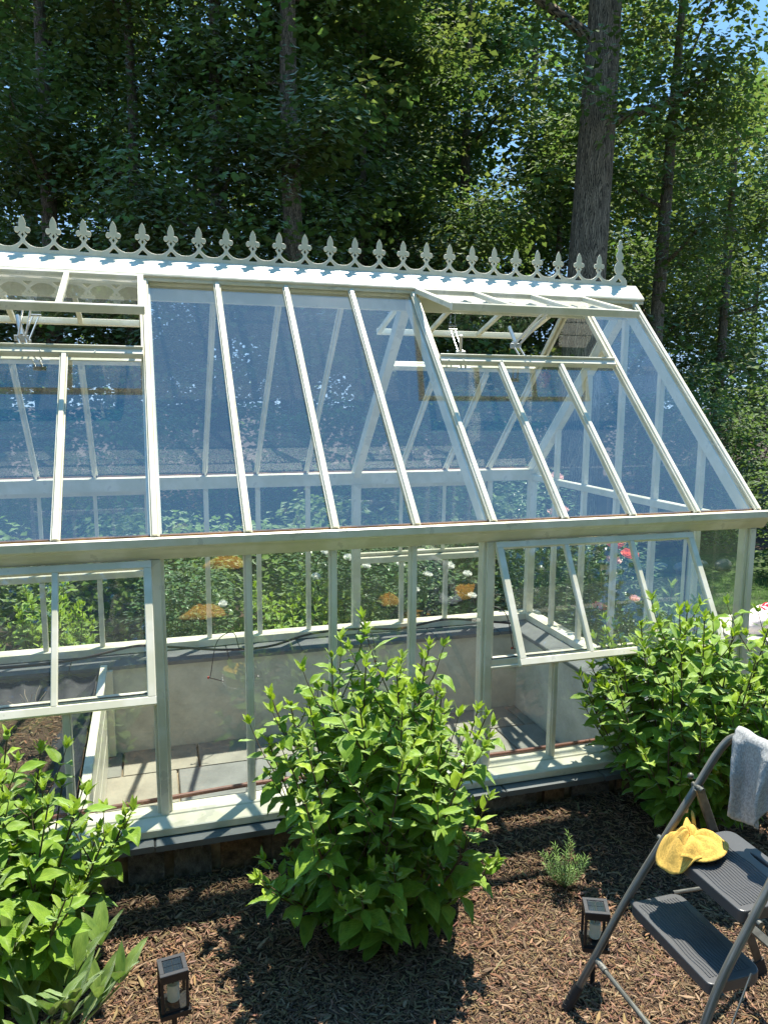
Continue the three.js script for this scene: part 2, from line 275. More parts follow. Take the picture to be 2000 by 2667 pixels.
for (const s of [1, -1]) {
  const z0 = zs_(s), out = s;
  for (let i = -3; i <= 9; i++) {
    const top = ventMid(i) ? 0.785 : 1.407;
    if (wide(i)) { bar(GH, 'post', M.paint, V(bx(i), 0.294, z0 - out * 0.012), V(bx(i), top, z0 - out * 0.012), 0.062, 0.06, V(0, 0, out)); bar(GH, 'post_cover', M.paint, V(bx(i), 0.296, z0 + out * 0.026), V(bx(i), top, z0 + out * 0.026), 0.036, 0.015, V(0, 0, out)); }
    else { bar(GH, 'wall_glazing_bar', M.paint, V(bx(i), 0.294, z0 - out * 0.004), V(bx(i), top, z0 - out * 0.004), 0.034, 0.036, V(0, 0, out)); bar(GH, 'bar_cap', M.paint, V(bx(i), 0.296, z0 + out * 0.018), V(bx(i), top, z0 + out * 0.018), 0.022, 0.008, V(0, 0, out)); }
  }
  for (let i = -3; i < 9; i++) {
    const x0 = bx(i) + 0.014, x1 = bx(i + 1) - 0.014, v = inVent(i), y1 = v ? 0.80 : 1.43;
    pane(GH, s > 0 ? M.glass : M.backGlass, [V(x0, 0.292, z0 + out * 0.008), V(x1, 0.292, z0 + out * 0.008), V(x1, y1, z0 + out * 0.008), V(x0, y1, z0 + out * 0.008)]);
  }
  // eaves beam with gutter lip
  const prof = [[-0.035, 1.408], [0.026, 1.408], [0.033, 1.415], [0.046, 1.434], [0.062, 1.452], [0.066, 1.462], [0.078, 1.468], [0.08, 1.472], [0.08, 1.502], [0.074, 1.506], [0.05, 1.505], [0.03, 1.496], [-0.035, 1.496]];
  const eb = put('eaves_beam', cached('eaves', () => prism(prof, -X0 + 0.13)), M.paint, GH); eb.rotation.y = s > 0 ? -Math.PI / 2 : Math.PI / 2; eb.position.set(X0 / 2, 0, z0);
  bar(GH, 'glazing_seal', M.seal, slope(s, X0 - 0.01, 0.002, -0.009), slope(s, 0.01, 0.002, -0.009), 0.012, 0.008, sN(s));
  // openings: transom, opening window
  for (const a of [-2, 5]) {
    const x0 = bx(a), x1 = bx(a + 3), xc = (x0 + x1) / 2, w = x1 - x0 - 0.036;
    bar(GH, 'transom', M.paint, V(x0 + 0.016, 0.812, z0 - out * 0.002), V(x1 - 0.016, 0.812, z0 - out * 0.002), 0.046, 0.046, V(0, 1, 0));
    bar(GH, 'transom_lip', M.paint, V(x0 + 0.016, 0.796, z0 + out * 0.025), V(x1 - 0.016, 0.796, z0 + out * 0.025), 0.012, 0.014, V(0, 1, 0));
    for (const gx of [x0 + 0.02, x1 - 0.02]) bar(GH, 'gasket', M.gasket, V(gx, 0.836, z0 + out * 0.017), V(gx, 1.42, z0 + out * 0.017), 0.006, 0.006, V(0, 0, 1));
    bar(GH, 'gasket', M.gasket, V(x0 + 0.02, 0.838, z0 + out * 0.017), V(x1 - 0.02, 0.838, z0 + out * 0.017), 0.006, 0.006);
    const win = holder('window', GH); win.position.set(xc, 1.405, z0 + out * 0.034); win.rotation.set(s > 0 ? -0.53 : 0.02, s > 0 ? 0 : 0, 0);
    const L = 0.575, fw = 0.032, D = 0.026, zf = V(0, 0, 1), hw = w / 2;
    bar(win, 'frame_rail', M.paint, V(-hw, -fw / 2, 0), V(hw, -fw / 2, 0), D, fw); bar(win, 'frame_rail', M.paint, V(-hw, -L + fw / 2, 0), V(hw, -L + fw / 2, 0), D, fw);
    bar(win, 'frame_stile', M.paint, V(-hw + fw / 2, -fw, 0), V(-hw + fw / 2, -L + fw, 0), fw, D, zf); bar(win, 'frame_stile', M.paint, V(hw - fw / 2, -fw, 0), V(hw - fw / 2, -L + fw, 0), fw, D, zf);
    for (const k of [-1, 1]) bar(win, 'glazing_bar', M.paint, V(k * w / 6, -fw, 0), V(k * w / 6, -L + fw, 0), 0.024, D, zf);
    for (let k = 0; k < 3; k++) { const a0 = -hw + (k ? w / 3 * k + 0.008 : fw - 0.006), a1 = -hw + (k < 2 ? w / 3 * (k + 1) - 0.008 : w - fw + 0.006); pane(win, M.glass, [V(a0, -fw + 0.006, 0), V(a1, -fw + 0.006, 0), V(a1, -L + fw - 0.006, 0), V(a0, -L + fw - 0.006, 0)]); }
    bar(win, 'stay_bracket', M.paint, V(-0.03, -L + 0.03, -0.018), V(0.03, -L + 0.03, -0.018), 0.018, 0.012);
    if (s > 0) { const st = bar(win, 'stay_arm', M.metal, V(0.0, -L + 0.03, -0.02), V(0.0 - 0.02, -0.52, -0.29), 0.012, 0.006, V(1, 0, 0), 0.001); st.material = M.paint; }
  }
}
// gable ends
for (const gx of [0, X0]) {
  const o = gx === 0 ? 1 : -1, roofY = z => { const zz = z > ZB / 2 ? z : ZB - z; return EY + (EZ - zz) * (1.224 / 1.234) - 0.02; };
  bar(GH, 'gable_rail', M.paint, V(gx, 1.43, -0.02), V(gx, 1.43, ZB + 0.02), 0.05, 0.045);
  const zsb = [0, -0.4, -0.8, ZB / 2, -1.6, -2.0, ZB];
  for (let k = 1; k < 6; k++) { const z = zsb[k]; bar(GH, 'gable_bar', M.paint, V(gx, 0.294, z), V(gx, 1.408, z), 0.036, 0.036, V(o, 0, 0)); bar(GH, 'gable_bar', M.paint, V(gx, 1.452, z), V(gx, roofY(z) - 0.01, z), 0.036, 0.036, V(o, 0, 0)); }
  for (let k = 0; k < 6; k++) {
    const a = zsb[k] - 0.014, b = zsb[k + 1] + 0.014; pane(GH, M.backGlass, [V(gx + o * 0.006, 0.29, a), V(gx + o * 0.006, 1.41, a), V(gx + o * 0.006, 1.41, b), V(gx + o * 0.006, 0.29, b)]);
    pane(GH, M.backGlass, [V(gx + o * 0.006, 1.45, a), V(gx + o * 0.006, Math.max(1.46, roofY(a)), a), V(gx + o * 0.006, Math.max(1.46, roofY(b)), b), V(gx + o * 0.006, 1.45, b)]);
  }
}
// roof
for (const s of [1, -1]) {
  const n = sN(s);
  for (let i = -3; i <= 9; i++) {
    const t1 = ventMid(i) ? TV + 0.004 : TT;
    bar(GH, 'roof_glazing_bar', M.paint, slope(s, bx(i), -0.012, 0.006), slope(s, bx(i), t1, 0.006), 'T', 0, n);
    put('bar_end', cached('be', () => { const g = new THREE.BoxGeometry(0.03, 0.004, 0.012); return meterUV(g); }), M.gasket, GH).position.copy(slope(s, bx(i), -0.015, 0.002));
    if (wide(i)) bar(GH, 'rafter', M.paint, slope(s, bx(i), 0.0, -0.052), slope(s, bx(i), 1.70, -0.052), 0.056, 0.07, n);
    else bar(GH, 'bar_web', M.paint, slope(s, bx(i), 0.02, -0.022), slope(s, bx(i), t1 - 0.01, -0.022), 0.014, 0.03, n, 0.002);
  }
  for (let i = -3; i < 9; i++) { const x0 = bx(i) + 0.012, x1 = bx(i + 1) - 0.012, t1 = inVent(i) ? TV : TT + 0.02; pane(GH, s > 0 ? M.roofGlass : M.backGlass, [slope(s, x0, 0.0, -0.004), slope(s, x1, 0.0, -0.004), slope(s, x1, t1, -0.004), slope(s, x0, t1, -0.004)]); }
  bar(GH, 'ridge_rail', M.paint, slope(s, X0, TT + 0.012, -0.014), slope(s, 0, TT + 0.012, -0.014), 0.036, 0.024, n);
  for (const a of [-2, 5]) {
    const x0 = bx(a), x1 = bx(a + 3), xc = (x0 + x1) / 2;
    bar(GH, 'vent_sill', M.paint, slope(s, x0 + 0.019, TV + 0.022, 0.006), slope(s, x1 - 0.019, TV + 0.022, 0.006), 0.04, 0.034, n);
    bar(GH, 'vent_sill_lip', M.paint, slope(s, x0 + 0.019, TV + 0.04, 0.028), slope(s, x1 - 0.019, TV + 0.04, 0.028), 0.008, 0.02, n, 0.002);
    for (const sx of [x0 + 0.021, x1 - 0.021]) bar(GH, 'vent_curb', M.paint, slope(s, sx, TV + 0.05, -0.006), slope(s, sx, TT, -0.006), 0.012, 0.03, n, 0.002);
    for (const k of [0.04, 0.12, 0.33, 0.58, 0.8, 0.93]) put('screw', cached('screw', () => new THREE.SphereGeometry(0.004, 8, 6)), M.metal, GH).position.copy(slope(s, x0 + 0.02 + (x1 - x0 - 0.04) * k, TV + 0.012, 0.0235));
    const vent = holder('roof_vent', GH), down = (s > 0 ? (a === 5 ? 14.5 : 22) : 17) * Math.PI / 180;
    const hinge = slope(s, xc, TT - 0.004, 0.026); vent.position.copy(hinge);
    const dir = V(0, -Math.sin(down), s * Math.cos(down)), nor = V(0, Math.cos(down), s * Math.sin(down)), L = 0.605, hw = (x1 - x0) / 2 - 0.004, fw = 0.03, D = 0.03;
    const pt = (x, d) => dir.clone().multiplyScalar(d).add(V(x, 0, 0));
    bar(vent, 'frame_rail', M.paint, pt(-hw, fw / 2), pt(hw, fw / 2), fw, D, nor); bar(vent, 'frame_rail', M.paint, pt(-hw, L - 0.011), pt(hw, L - 0.011), 0.022, 0.04, nor);
    for (const k of [-1, 1]) { bar(vent, 'frame_stile', M.paint, pt(k * (hw - fw / 2), fw), pt(k * (hw - fw / 2), L - 0.022), fw, D, nor); bar(vent, 'glazing_bar', M.paint, pt(k * hw / 3, fw), pt(k * hw / 3, L - 0.022), 0.026, D, nor); }
    for (let k = 0; k < 3; k++) { const a0 = -hw + 2 * hw / 3 * k + 0.01, a1 = -hw + 2 * hw / 3 * (k + 1) - 0.01; pane(vent, s > 0 ? M.glass : M.backGlass, [pt(a0, fw - 0.006), pt(a1, fw - 0.006), pt(a1, L - 0.016), pt(a0, L - 0.016)]); }
    if (true) { // automatic opener: folded arms from the vent down to the sill
      const op = holder('vent_opener', GH), top = hinge.clone().add(pt(0.05 * s, L * 0.8)).addScaledVector(nor, -0.02), foot = slope(s, xc + 0.02 * s, TV + 0.06, -0.05), elbow = top.clone().add(foot).multiplyScalar(0.5).add(V(-0.05, -0.03, s * -0.16));
      for (const k of [-0.016, 0.016]) { bar(op, 'arm', M.metal, top.clone().add(V(k, 0, 0)), elbow.clone().add(V(k, 0, 0)), 0.006, 0.014, V(0, 1, 0.1), 0.001); bar(op, 'arm', M.metal, elbow.clone().add(V(k, 0, 0)), foot.clone().add(V(k, 0, 0)), 0.006, 0.014, V(0, 0.3, 1), 0.001); }
      bar(op, 'cylinder', M.metal, elbow.clone().add(V(0, 0.015, 0)), elbow.clone().add(V(-0.02, 0.11, -s * 0.05)), 0.02, 0.02, V(0, 0, 1), 0.006);
      bar(op, 'cross_pin', M.metal, elbow.clone().add(V(-0.032, 0, 0)), elbow.clone().add(V(0.032, 0, 0)), 0.012, 0.03); bar(op, 'bracket', M.metal, foot.clone().add(V(-0.045, 0.006, 0)), foot.clone().add(V(0.045, 0.006, 0)), 0.02, 0.02); bar(op, 'bracket', M.metal, top.clone().add(V(-0.03, 0.006, 0)), top.clone().add(V(0.03, 0.006, 0)), 0.02, 0.014);
    }
  }
}
bar(GH, 'ridge_beam', M.paint, V(X0, 2.62, ZB / 2), V(0, 2.62, ZB / 2), 0.04, 0.1);
{ // ridge cap and cresting
  const zr = ZB / 2, prof = [[0, 2.788], [0.096, 2.699], [0.1, 2.69], [0.098, 2.684], [0.09, 2.682], [0.092, 2.672], [0.09, 2.662], [0.082, 2.66], [0, 2.735]];
  const shape = [...prof.slice(0, 8), [0, 2.735], ...prof.slice(1, 8).reverse().map(([a, b]) => [-a, b])];
  const m = put('ridge_cap', prism(shape, -X0 + 0.12), M.paint, GH); m.rotation.y = -Math.PI / 2; m.position.set(X0 / 2, 0, zr);
  const C = holder('ridge_cresting', GH); C.position.set(0, 2.785, zr);
  const fs = new THREE.Shape(); const R = [[0.0726, 0], [0.0726, 0.027], [0.060, 0.0275], [0.048, 0.030], [0.036, 0.0355], [0.024, 0.044], [0.015, 0.053], [0.010, 0.061], [0.0085, 0.068], [0.013, 0.077], [0.021, 0.086], [0.013, 0.095], [0.0085, 0.104], [0.013, 0.1055], [0.0165, 0.102], [0.020, 0.098], [0.026, 0.0965], [0.033, 0.099], [0.037, 0.107], [0.0365, 0.115], [0.032, 0.1215], [0.023, 0.1235], [0.0145, 0.1245], [0.016, 0.132], [0.0165, 0.142], [0.014, 0.155], [0.0085, 0.169], [0, 0.182]];
  R.forEach(([x, y], k) => k ? fs.lineTo(x, y) : fs.moveTo(x, y)); [...R].reverse().slice(1).forEach(([x, y]) => fs.lineTo(-x, y));
  const hole = pts => { const h = new THREE.Path(); pts.forEach(([x, y], k) => k ? h.lineTo(x, y) : h.moveTo(x, y)); return h; };
  fs.holes.push(hole([[-0.023, 0.017], [-0.025, 0.021], [-0.021, 0.027], [-0.008, 0.041], [0, 0.047], [0.008, 0.041], [0.021, 0.027], [0.025, 0.021], [0.023, 0.017]]), hole([[0, 0.073], [-0.0085, 0.086], [0, 0.099], [0.0085, 0.086]]));
  const fg = meterUV(new THREE.ExtrudeGeometry(fs, { depth: 0.005, bevelEnabled: true, bevelThickness: 0.0015, bevelSize: 0.0012, bevelSegments: 1 })); fg.translate(0, 0, -0.0025);
  for (let k = 0; k < 29; k++) { const x = -0.2165 - k * 0.14527; const f = put('fleur_de_lis', fg, M.crest, C); f.position.set(x, 0, 0.0003 * (k % 2)); f.scale.x = 0.985; }
  const ps = new THREE.Shape(); const Q = [[0.06, 0], [0.06, 0.02], [0.056, 0.034], [0.046, 0.044], [0.03, 0.056], [0.014, 0.066], [0.018, 0.072], [0.028, 0.084], [0.033, 0.1], [0.031, 0.118], [0.02, 0.136], [0.0105, 0.145], [0.012, 0.15], [0.02, 0.164], [0.0235, 0.18], [0.02, 0.196], [0.0105, 0.208], [0.009, 0.222], [0.0185, 0.236], [0.0185, 0.243], [0.01, 0.252], [0.0085, 0.272], [0, 0.279]];
  Q.forEach(([x, y], k) => k ? ps.lineTo(x, y) : ps.moveTo(x, y)); [...Q].reverse().slice(1).forEach(([x, y]) => ps.lineTo(-(y < 0.03 ? 0.0726 : x), y < 0.021 && y > 0 ? 0.027 : y));
  ps.holes.push(hole([[-0.022, 0.017], [-0.02, 0.024], [0, 0.046], [0.02, 0.024], [0.022, 0.017]]));
  const pg = meterUV(new THREE.ExtrudeGeometry(ps, { depth: 0.006, bevelEnabled: true, bevelThickness: 0.002, bevelSize: 0.0015, bevelSegments: 1 })); pg.translate(0, 0, -0.003);
  put('end_finial', pg, M.crest, C).position.set(-0.071, 0, 0); const lf = put('end_finial', pg, M.crest, C); lf.position.set(X0 + 0.062, 0, 0); lf.rotation.y = Math.PI;
}

// ---------------------------------------------------------------- inside the greenhouse
{ // raised bed at the far left, boarded, lined with weed fabric, filled with soil
  const B = thing('raised_bed', 'white boarded raised bed with black liner fabric and dry soil inside greenhouse', 'planter', [-3.34, -0.395, -1.12]);
  const loc = (x, y, z) => V(x + 3.34, y + 0.395, z + 1.12);
  for (let k = 0; k < 3; k++) bar(B, 'board', M.paint, loc(-3.335, -0.29 + k * 0.205, -2.12), loc(-3.335, -0.29 + k * 0.205, -0.2), 0.028, 0.2);
  bar(B, 'top_rail', M.paint, loc(-3.33, 0.235, -2.12), loc(-3.33, 0.235, -0.2), 0.045, 0.03);
  for (const z of [-2.09, -0.22]) bar(B, 'corner_post', M.paint, loc(-3.30, -0.39, z), loc(-3.30, 0.218, z), 0.05, 0.05, V(0, 0, 1));
  bar(B, 'board', M.paint, loc(-4.24, -0.08, -0.19), loc(-3.35, -0.08, -0.19), 0.028, 0.6);
  const soilF = (u, v) => { const x = -4.25 + u * 0.88, z = -2.11 + v * 1.88; return loc(x, 0.02 + 0.09 * fbm(x * 2.6, z * 2.2, 3) + 0.05 * Math.sin(u * 3.1) + 0.02 * fbm(x * 11, z * 11, 5), z); };
  put('soil', thickSheet((u, v) => soilF(u, 1 - v), 40, 70, 0.03), M.soil, B);
  M.fabric = std({ color: lin(0.022, 0.023, 0.028), roughness: 0.75, bumpMap: terry, bumpScale: 0.001, side: THREE.DoubleSide });
  // liner: climbs the boards and flops over
  const liner = (fx) => thickSheet((u, v) => fx(u, v), 46, 14, 0.002);
  put('liner', liner((u, v) => { const z = -0.24 - u * 1.84, f = 0.05 * fbm(z * 5, v * 2, 1) + 0.025 * fbm(z * 14, v * 5, 8); return loc(-3.36 - 0.01 - Math.pow(1 - v, 1.6) * (0.24 + 0.1 * fbm(z * 3, 0, 4)) - Math.abs(f) * 0.7 * (1 - v * 0.6), 0.045 + v * (0.17 + 0.07 * fbm(z * 4, 1, 2)) + 0.03 * fbm(z * 9, v * 4, 3), z); }), M.fabric, B);
  put('liner', liner((u, v) => { const x = -4.22 + u * 0.85, f = 0.05 * fbm(x * 6, v * 2, 31); return loc(x, 0.05 + v * (0.15 + 0.1 * fbm(x * 5, 3, 2)), -2.10 + 0.012 + Math.pow(1 - v, 1.4) * (0.26 + 0.16 * fbm(x * 4, 7, 4)) + Math.abs(f)); }), M.fabric, B);
  const r = rng(88), tw = []; for (let k = 0; k < 9; k++) { const p = [V(0.0, 0, 0)]; let q = V(0, 0, 0), d = V(r() - 0.5, 0.9, r() - 0.5); for (let j = 0; j < 5; j++) { d.add(V((r() - 0.5) * 0.9, (r() - 0.6) * 0.5, (r() - 0.5) * 0.9)).normalize(); q = q.clone().addScaledVector(d, 0.045); p.push(q); } tw.push(tube(p, 0.0016, 14, 4)); }
  const w = thing('withered_plant', 'tangle of dry leafless twigs standing in the raised bed', 'plant', [-3.72, 0.06, -1.75]); put('twigs', mergeGeometries(tw), std({ color: lin(0.42, 0.34, 0.25), roughness: 1 }), w);
}
mulch('bed_mulch', 'dark crumbly bark lying on the soil of the raised bed', 5200, 15, r => { const x = -4.2 + 0.8 * r(), z = -2.05 + 1.75 * r(); return [x, 0.045 + 0.09 * fbm(x * 2.6, z * 2.2, 3) + 0.05 * Math.sin((x + 4.25) / 0.88 * 3.1), z]; }, 0.028);
{
  const g = tube([V(-4.2, 0.305, -0.05), V(-3.6, 0.307, -0.052), V(-3.27, 0.307, -0.066), V(-2.97, 0.308, -0.08), V(-2.6, 0.307, -0.105), V(-2.2, 0.307, -0.098), V(-1.7, 0.307, -0.07), V(-1.3, 0.307, -0.062), V(-0.8, 0.307, -0.066), V(-0.3, 0.305, -0.08)], 0.0105, 120, 10);
  const t = thing('hose', 'straight reddish copper-coloured hose lying along the inside of the front sill', 'hose'); put('hose_line', g, std({ color: lin(0.45, 0.17, 0.115), roughness: 0.5, map: stoneTex }), t);
}
{
  const D = thing('drip_line', 'black and red irrigation tubing snaking along the back ledge inside', 'tubing', [0, 0.256, -2.2]);
  const pts = [[-4.2, 0.03, 0.02], [-3.9, 0.02, 0.03], [-3.5, 0.025, 0.0], [-3.1, 0.075, -0.03], [-2.85, 0.05, 0.0], [-2.5, 0.02, 0.06], [-2.2, 0.022, 0.07], [-1.9, 0.07, 0.02], [-1.55, 0.075, 0.0], [-1.2, 0.055, 0.02], [-0.8, 0.09, 0.0], [-0.45, 0.05, 0.02], [-0.2, 0.016, 0.04]].map(p => V(...p));
  put('main_tube', tube(pts, 0.009, 160, 8), std({ color: lin(0.05, 0.028, 0.022), roughness: 0.5 }), D);
  const red = std({ color: lin(0.4, 0.05, 0.03), roughness: 0.5 });
  for (const [x, h, l] of [[-2.42, 0.16, -0.22], [-1.55, 0.12, 0.1], [-0.55, 0.2, 0.2]]) {
    put('feeder_tube', tube([V(x, 0.03, 0.07), V(x + l * 0.2, h, 0.12), V(x + l * 0.7, h * 0.9, 0.2), V(x + l, -0.1, 0.26)], 0.0032, 30, 6), M.black, D);
    const st = bar(D, 'emitter', M.black, V(x + l - 0.01, -0.1, 0.26), V(x + l + 0.09, -0.13, 0.28), 0.006, 0.006); put('emitter_cap', new THREE.CylinderGeometry(0.007, 0.007, 0.014, 10), red, D).position.set(x + l - 0.012, -0.1, 0.26);
  }
}

// ---------------------------------------------------------------- plants
function leafGeo(L, W, o = {}) { // leaf along +z from the stalk, face up +y; folded along the midrib and bowed
  const { nl = 6, fold = 0.28, bow = 0.22, wave = 0.06, twist = 0, stalk = 0.08, shape = t => Math.pow(Math.sin(Math.PI * Math.pow(t, 0.78)), 0.85) * (1 - 0.28 * t) * 1.18 } = o;
  const pos = [], uv = [], idx = [], cols = [-1, -0.5, 0, 0.5, 1];
  for (let i = 0; i <= nl; i++) { const t = i / nl, w = W / 2 * clamp(shape(t), 0, 2) * (i === 0 || i === nl ? 0 : 1);
    for (const c of cols) { const x = c * w, a = Math.abs(c), z = stalk * L + t * L * (1 - bow * 0.25 * t), y = a * w * fold * (1.3 - 0.5 * a) - bow * L * t * t * 0.6 + wave * W * a * Math.sin(t * 13 + c * 2), tw = twist * t; pos.push(x * Math.cos(tw) - y * Math.sin(tw) * 0.4, y + x * Math.sin(tw), z); uv.push(0.5 + c * 0.5 * 0.96, t); } }
  for (let i = 0; i < nl; i++) for (let j = 0; j < 4; j++) { const a = i * 5 + j, b = a + 1, c = a + 5, d = a + 6; idx.push(a, c, b, b, c, d); }
  const g = new THREE.BufferGeometry(); g.setAttribute('position', new THREE.Float32BufferAttribute(pos, 3)); g.setAttribute('uv', new THREE.Float32BufferAttribute(uv, 2)); g.setIndex(idx); g.computeVertexNormals(); return g;
}
function veinTex(dark, light, n, slant) { // leaf blade: midrib and side veins, blotches
  const S = 256; return [dataTex(S, (i, x, y) => { const u = x / S - 0.5, v = y / S, a = Math.abs(u), mid = Math.exp(-Math.pow(a / 0.016, 2)), ph = (v - a * slant) * n, f = Math.abs(ph - Math.round(ph)), side = Math.exp(-Math.pow(f / 0.075, 2)) * (1 - a * 1.4); const k = clamp(0.75 * mid + 0.5 * side) , b = nA[((y * 2) % 512) * 512 + (x * 2) % 512] - 0.5, c = mixc(dark, light, k); return [c[0] * (1 + 0.35 * b), c[1] * (1 + 0.25 * b), c[2] * (1 + 0.25 * b)]; }),
    dataTex(S, (i, x, y) => { const u = x / S - 0.5, v = y / S, a = Math.abs(u), mid = Math.exp(-Math.pow(a / 0.02, 2)), ph = (v - a * slant) * n, f = Math.abs(ph - Math.round(ph)), k = 0.75 - 0.5 * mid - 0.42 * Math.exp(-Math.pow(f / 0.16, 2)); return [k, k, k]; }, false)];
}
const leafMat = (c, tex, extra = {}) => phys({ color: lin(...c), map: tex?.[0] ?? null, bumpMap: tex?.[1] ?? null, bumpScale: 0.0012, roughness: 1, transmission: 0.42, thickness: 0, ior: 1.25, clearcoat: 0.3, clearcoatRoughness: 0.42, side: THREE.DoubleSide, ...extra });
const hyTex = veinTex([0.88, 0.92, 0.82], [1, 1, 1], 9, 0.7);
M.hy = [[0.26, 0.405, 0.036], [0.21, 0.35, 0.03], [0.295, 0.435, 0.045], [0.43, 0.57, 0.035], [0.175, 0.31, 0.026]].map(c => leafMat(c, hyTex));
const hyLeaf = [0, 1, 2, 3, 4, 5].map(k => leafGeo(1, 0.41 + 0.033 * k, { fold: 0.2 + 0.07 * k, bow: 0.1 + 0.07 * k, wave: 0.03 + 0.012 * k, twist: (k % 3 - 1) * 0.25 }));
const stemMat = std({ color: lin(0.085, 0.06, 0.03), roughness: 0.85 }), greenStem = std({ color: lin(0.12, 0.17, 0.045), roughness: 0.7 });
const EYE = camera.position.clone();
function hydrangea(name, label, base, opt) {
  const { seed, stems, height, spread, single = 300, leafL = 0.1, lean = V(0, 0, 0), low = 0.5, sideShoots = 0.6 } = opt, r = rng(seed);
  const T = thing(name, label, 'shrub', base.toArray(), 0, 'leafy shrubs round the greenhouse'); const leaves = [], stalks = [];
  const grow = (p0, dir, len, order, r0) => {
    const pts = [p0.clone()], d = dir.clone(), n = 5; for (let k = 1; k <= n; k++) { d.add(V((r() - 0.5) * 0.14, 0.07 + (order ? 0.1 : 0.02), (r() - 0.5) * 0.14)).normalize(); pts.push(pts[k - 1].clone().addScaledVector(d, len / n)); }
    const c = new THREE.CatmullRomCurve3(pts, false, 'centripetal'); stalks.push(taper(pts, [r0, r0 * 0.75, r0 * 0.5], 8, 5));
    const gap = 0.052 * (0.85 + 0.3 * r()), cnt = Math.max(2, Math.floor(len / gap)), roll0 = r() * 6.28;
    for (let k = 1; k <= cnt; k++) {
      const t = k / cnt; if (!order && t < 0.14) continue; const q = c.getPointAt(Math.min(1, t * 0.985)), tan = c.getTangentAt(Math.min(1, t)), tip = t > 0.8;
      for (let s = 0; s < 2; s++) {
        if (r() < 0.06 && !tip) continue;
        const az = roll0 + k * Math.PI / 2 + s * Math.PI + (r() - 0.5) * 0.5, out = V(Math.cos(az), 0, Math.sin(az)); out.addScaledVector(tan, -out.dot(tan)).normalize();
        const up = tip ? 0.75 + 1.0 * (t - 0.8) * 5 * r() : 0.36 - 0.42 * (1 - t) + (r() - 0.5) * 0.5; const dirL = out.clone().addScaledVector(tan, tip ? up : 0.15).add(V(0, tip ? 0.1 : up, 0)).normalize();
        const size = leafL * (tip ? 0.75 - 0.35 * (t - 0.8) * 5 : 0.55 + 0.65 * r()) * (order ? 0.88 : 1);
        const y = V(0, 1, 0).addScaledVector(tan, 0.4).add(V((r() - 0.5) * 0.5, 0, (r() - 0.5) * 0.5)); const x = y.clone().cross(dirL).normalize(), yy = dirL.clone().cross(x);
        const m = new THREE.Matrix4().makeBasis(x, yy, dirL); m.scale(V(size * (0.85 + 0.3 * r()), size, size)); m.setPosition(q);
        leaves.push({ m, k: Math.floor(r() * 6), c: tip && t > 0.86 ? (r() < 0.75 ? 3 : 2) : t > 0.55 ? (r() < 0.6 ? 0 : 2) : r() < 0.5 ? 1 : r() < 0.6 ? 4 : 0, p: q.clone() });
      }
      if (!order && sideShoots && t > low * 0.4 && t < 0.85 && r() < sideShoots * 0.5) { const az = r() * 6.28, sd = V(Math.cos(az), 0.7 + 0.5 * r(), Math.sin(az)).normalize(); grow(q, sd, len * (0.16 + 0.2 * r()), 1, r0 * 0.55); }
    }
    const e = c.getPointAt(1), tan = c.getTangentAt(1); // closed bud leaves at the tip
    for (let k = 0; k < 5; k++) { const az = r() * 6.28, dd = tan.clone().multiplyScalar(1.4).add(V(Math.cos(az), 0.2, Math.sin(az)).multiplyScalar(0.75)).normalize(), x = V(Math.cos(az + 1.57), 0, Math.sin(az + 1.57)).cross(dd).cross(dd).normalize(), yy = dd.clone().cross(x); const m = new THREE.Matrix4().makeBasis(x, yy, dd), sz = leafL * (0.32 + 0.2 * r()); m.scale(V(sz * 0.75, sz, sz)); m.setPosition(e); leaves.push({ m, k: Math.floor(r() * 3), c: 3, p: e.clone() }); }
  };
  for (let k = 0; k < stems; k++) {
    const a = k * 2.39996 + r() * 0.5, rad = Math.sqrt((k + 0.5) / stems), p0 = V(Math.cos(a) * rad * 0.13, 0, Math.sin(a) * rad * 0.13), sp = spread * rad;
    const h = height * (1 - 0.42 * Math.pow(rad, 2.2)) * (0.8 + 0.22 * r()); const dir = V(Math.cos(a) * sp * 0.85, h, Math.sin(a) * sp * 0.85).add(lean.clone().multiplyScalar(h)).normalize(); const len = Math.hypot(h, sp * 0.85);
    grow(p0, dir, len, 0, 0.0052);
  }
  for (let k = 0; k < stems * low; k++) { const a = r() * 6.28, p0 = V(Math.cos(a) * 0.1, 0.02, Math.sin(a) * 0.1); grow(p0, V(Math.cos(a), 0.55 + 0.7 * r(), Math.sin(a)).normalize(), spread * (0.75 + 0.35 * r()), 0, 0.004); }
  put('stems', mergeGeometries(stalks), stemMat, T).userData.kind = 'stuff';
  const w = T.position; leaves.forEach(l => { l.d = l.p.clone().add(w).distanceTo(EYE) - l.p.y * 0.25; }); leaves.sort((a, b) => a.d - b.d);
  const rest = M.hy.map(() => []);
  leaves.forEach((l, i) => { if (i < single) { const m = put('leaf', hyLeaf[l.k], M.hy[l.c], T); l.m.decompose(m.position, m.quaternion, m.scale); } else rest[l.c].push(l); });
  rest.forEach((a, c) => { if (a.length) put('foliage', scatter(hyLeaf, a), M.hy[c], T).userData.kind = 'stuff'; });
  return T;
}
hydrangea('hydrangea_shrub', 'bushy bright green shrub in mid bed, tallest stems before the middle panes', V(-2.19, 0.02, 0.57), { seed: 11, stems: 30, height: 1.19, spread: 0.5, leafL: 0.113, low: 0.85, sideShoots: 0.75 });
hydrangea('hydrangea_shrub', 'wide bright green shrub behind the step ladder at the right corner of greenhouse', V(-0.60, 0.1, 0.40), { seed: 23, stems: 40, height: 1.08, spread: 0.66, leafL: 0.113, low: 0.65, sideShoots: 0.75 });
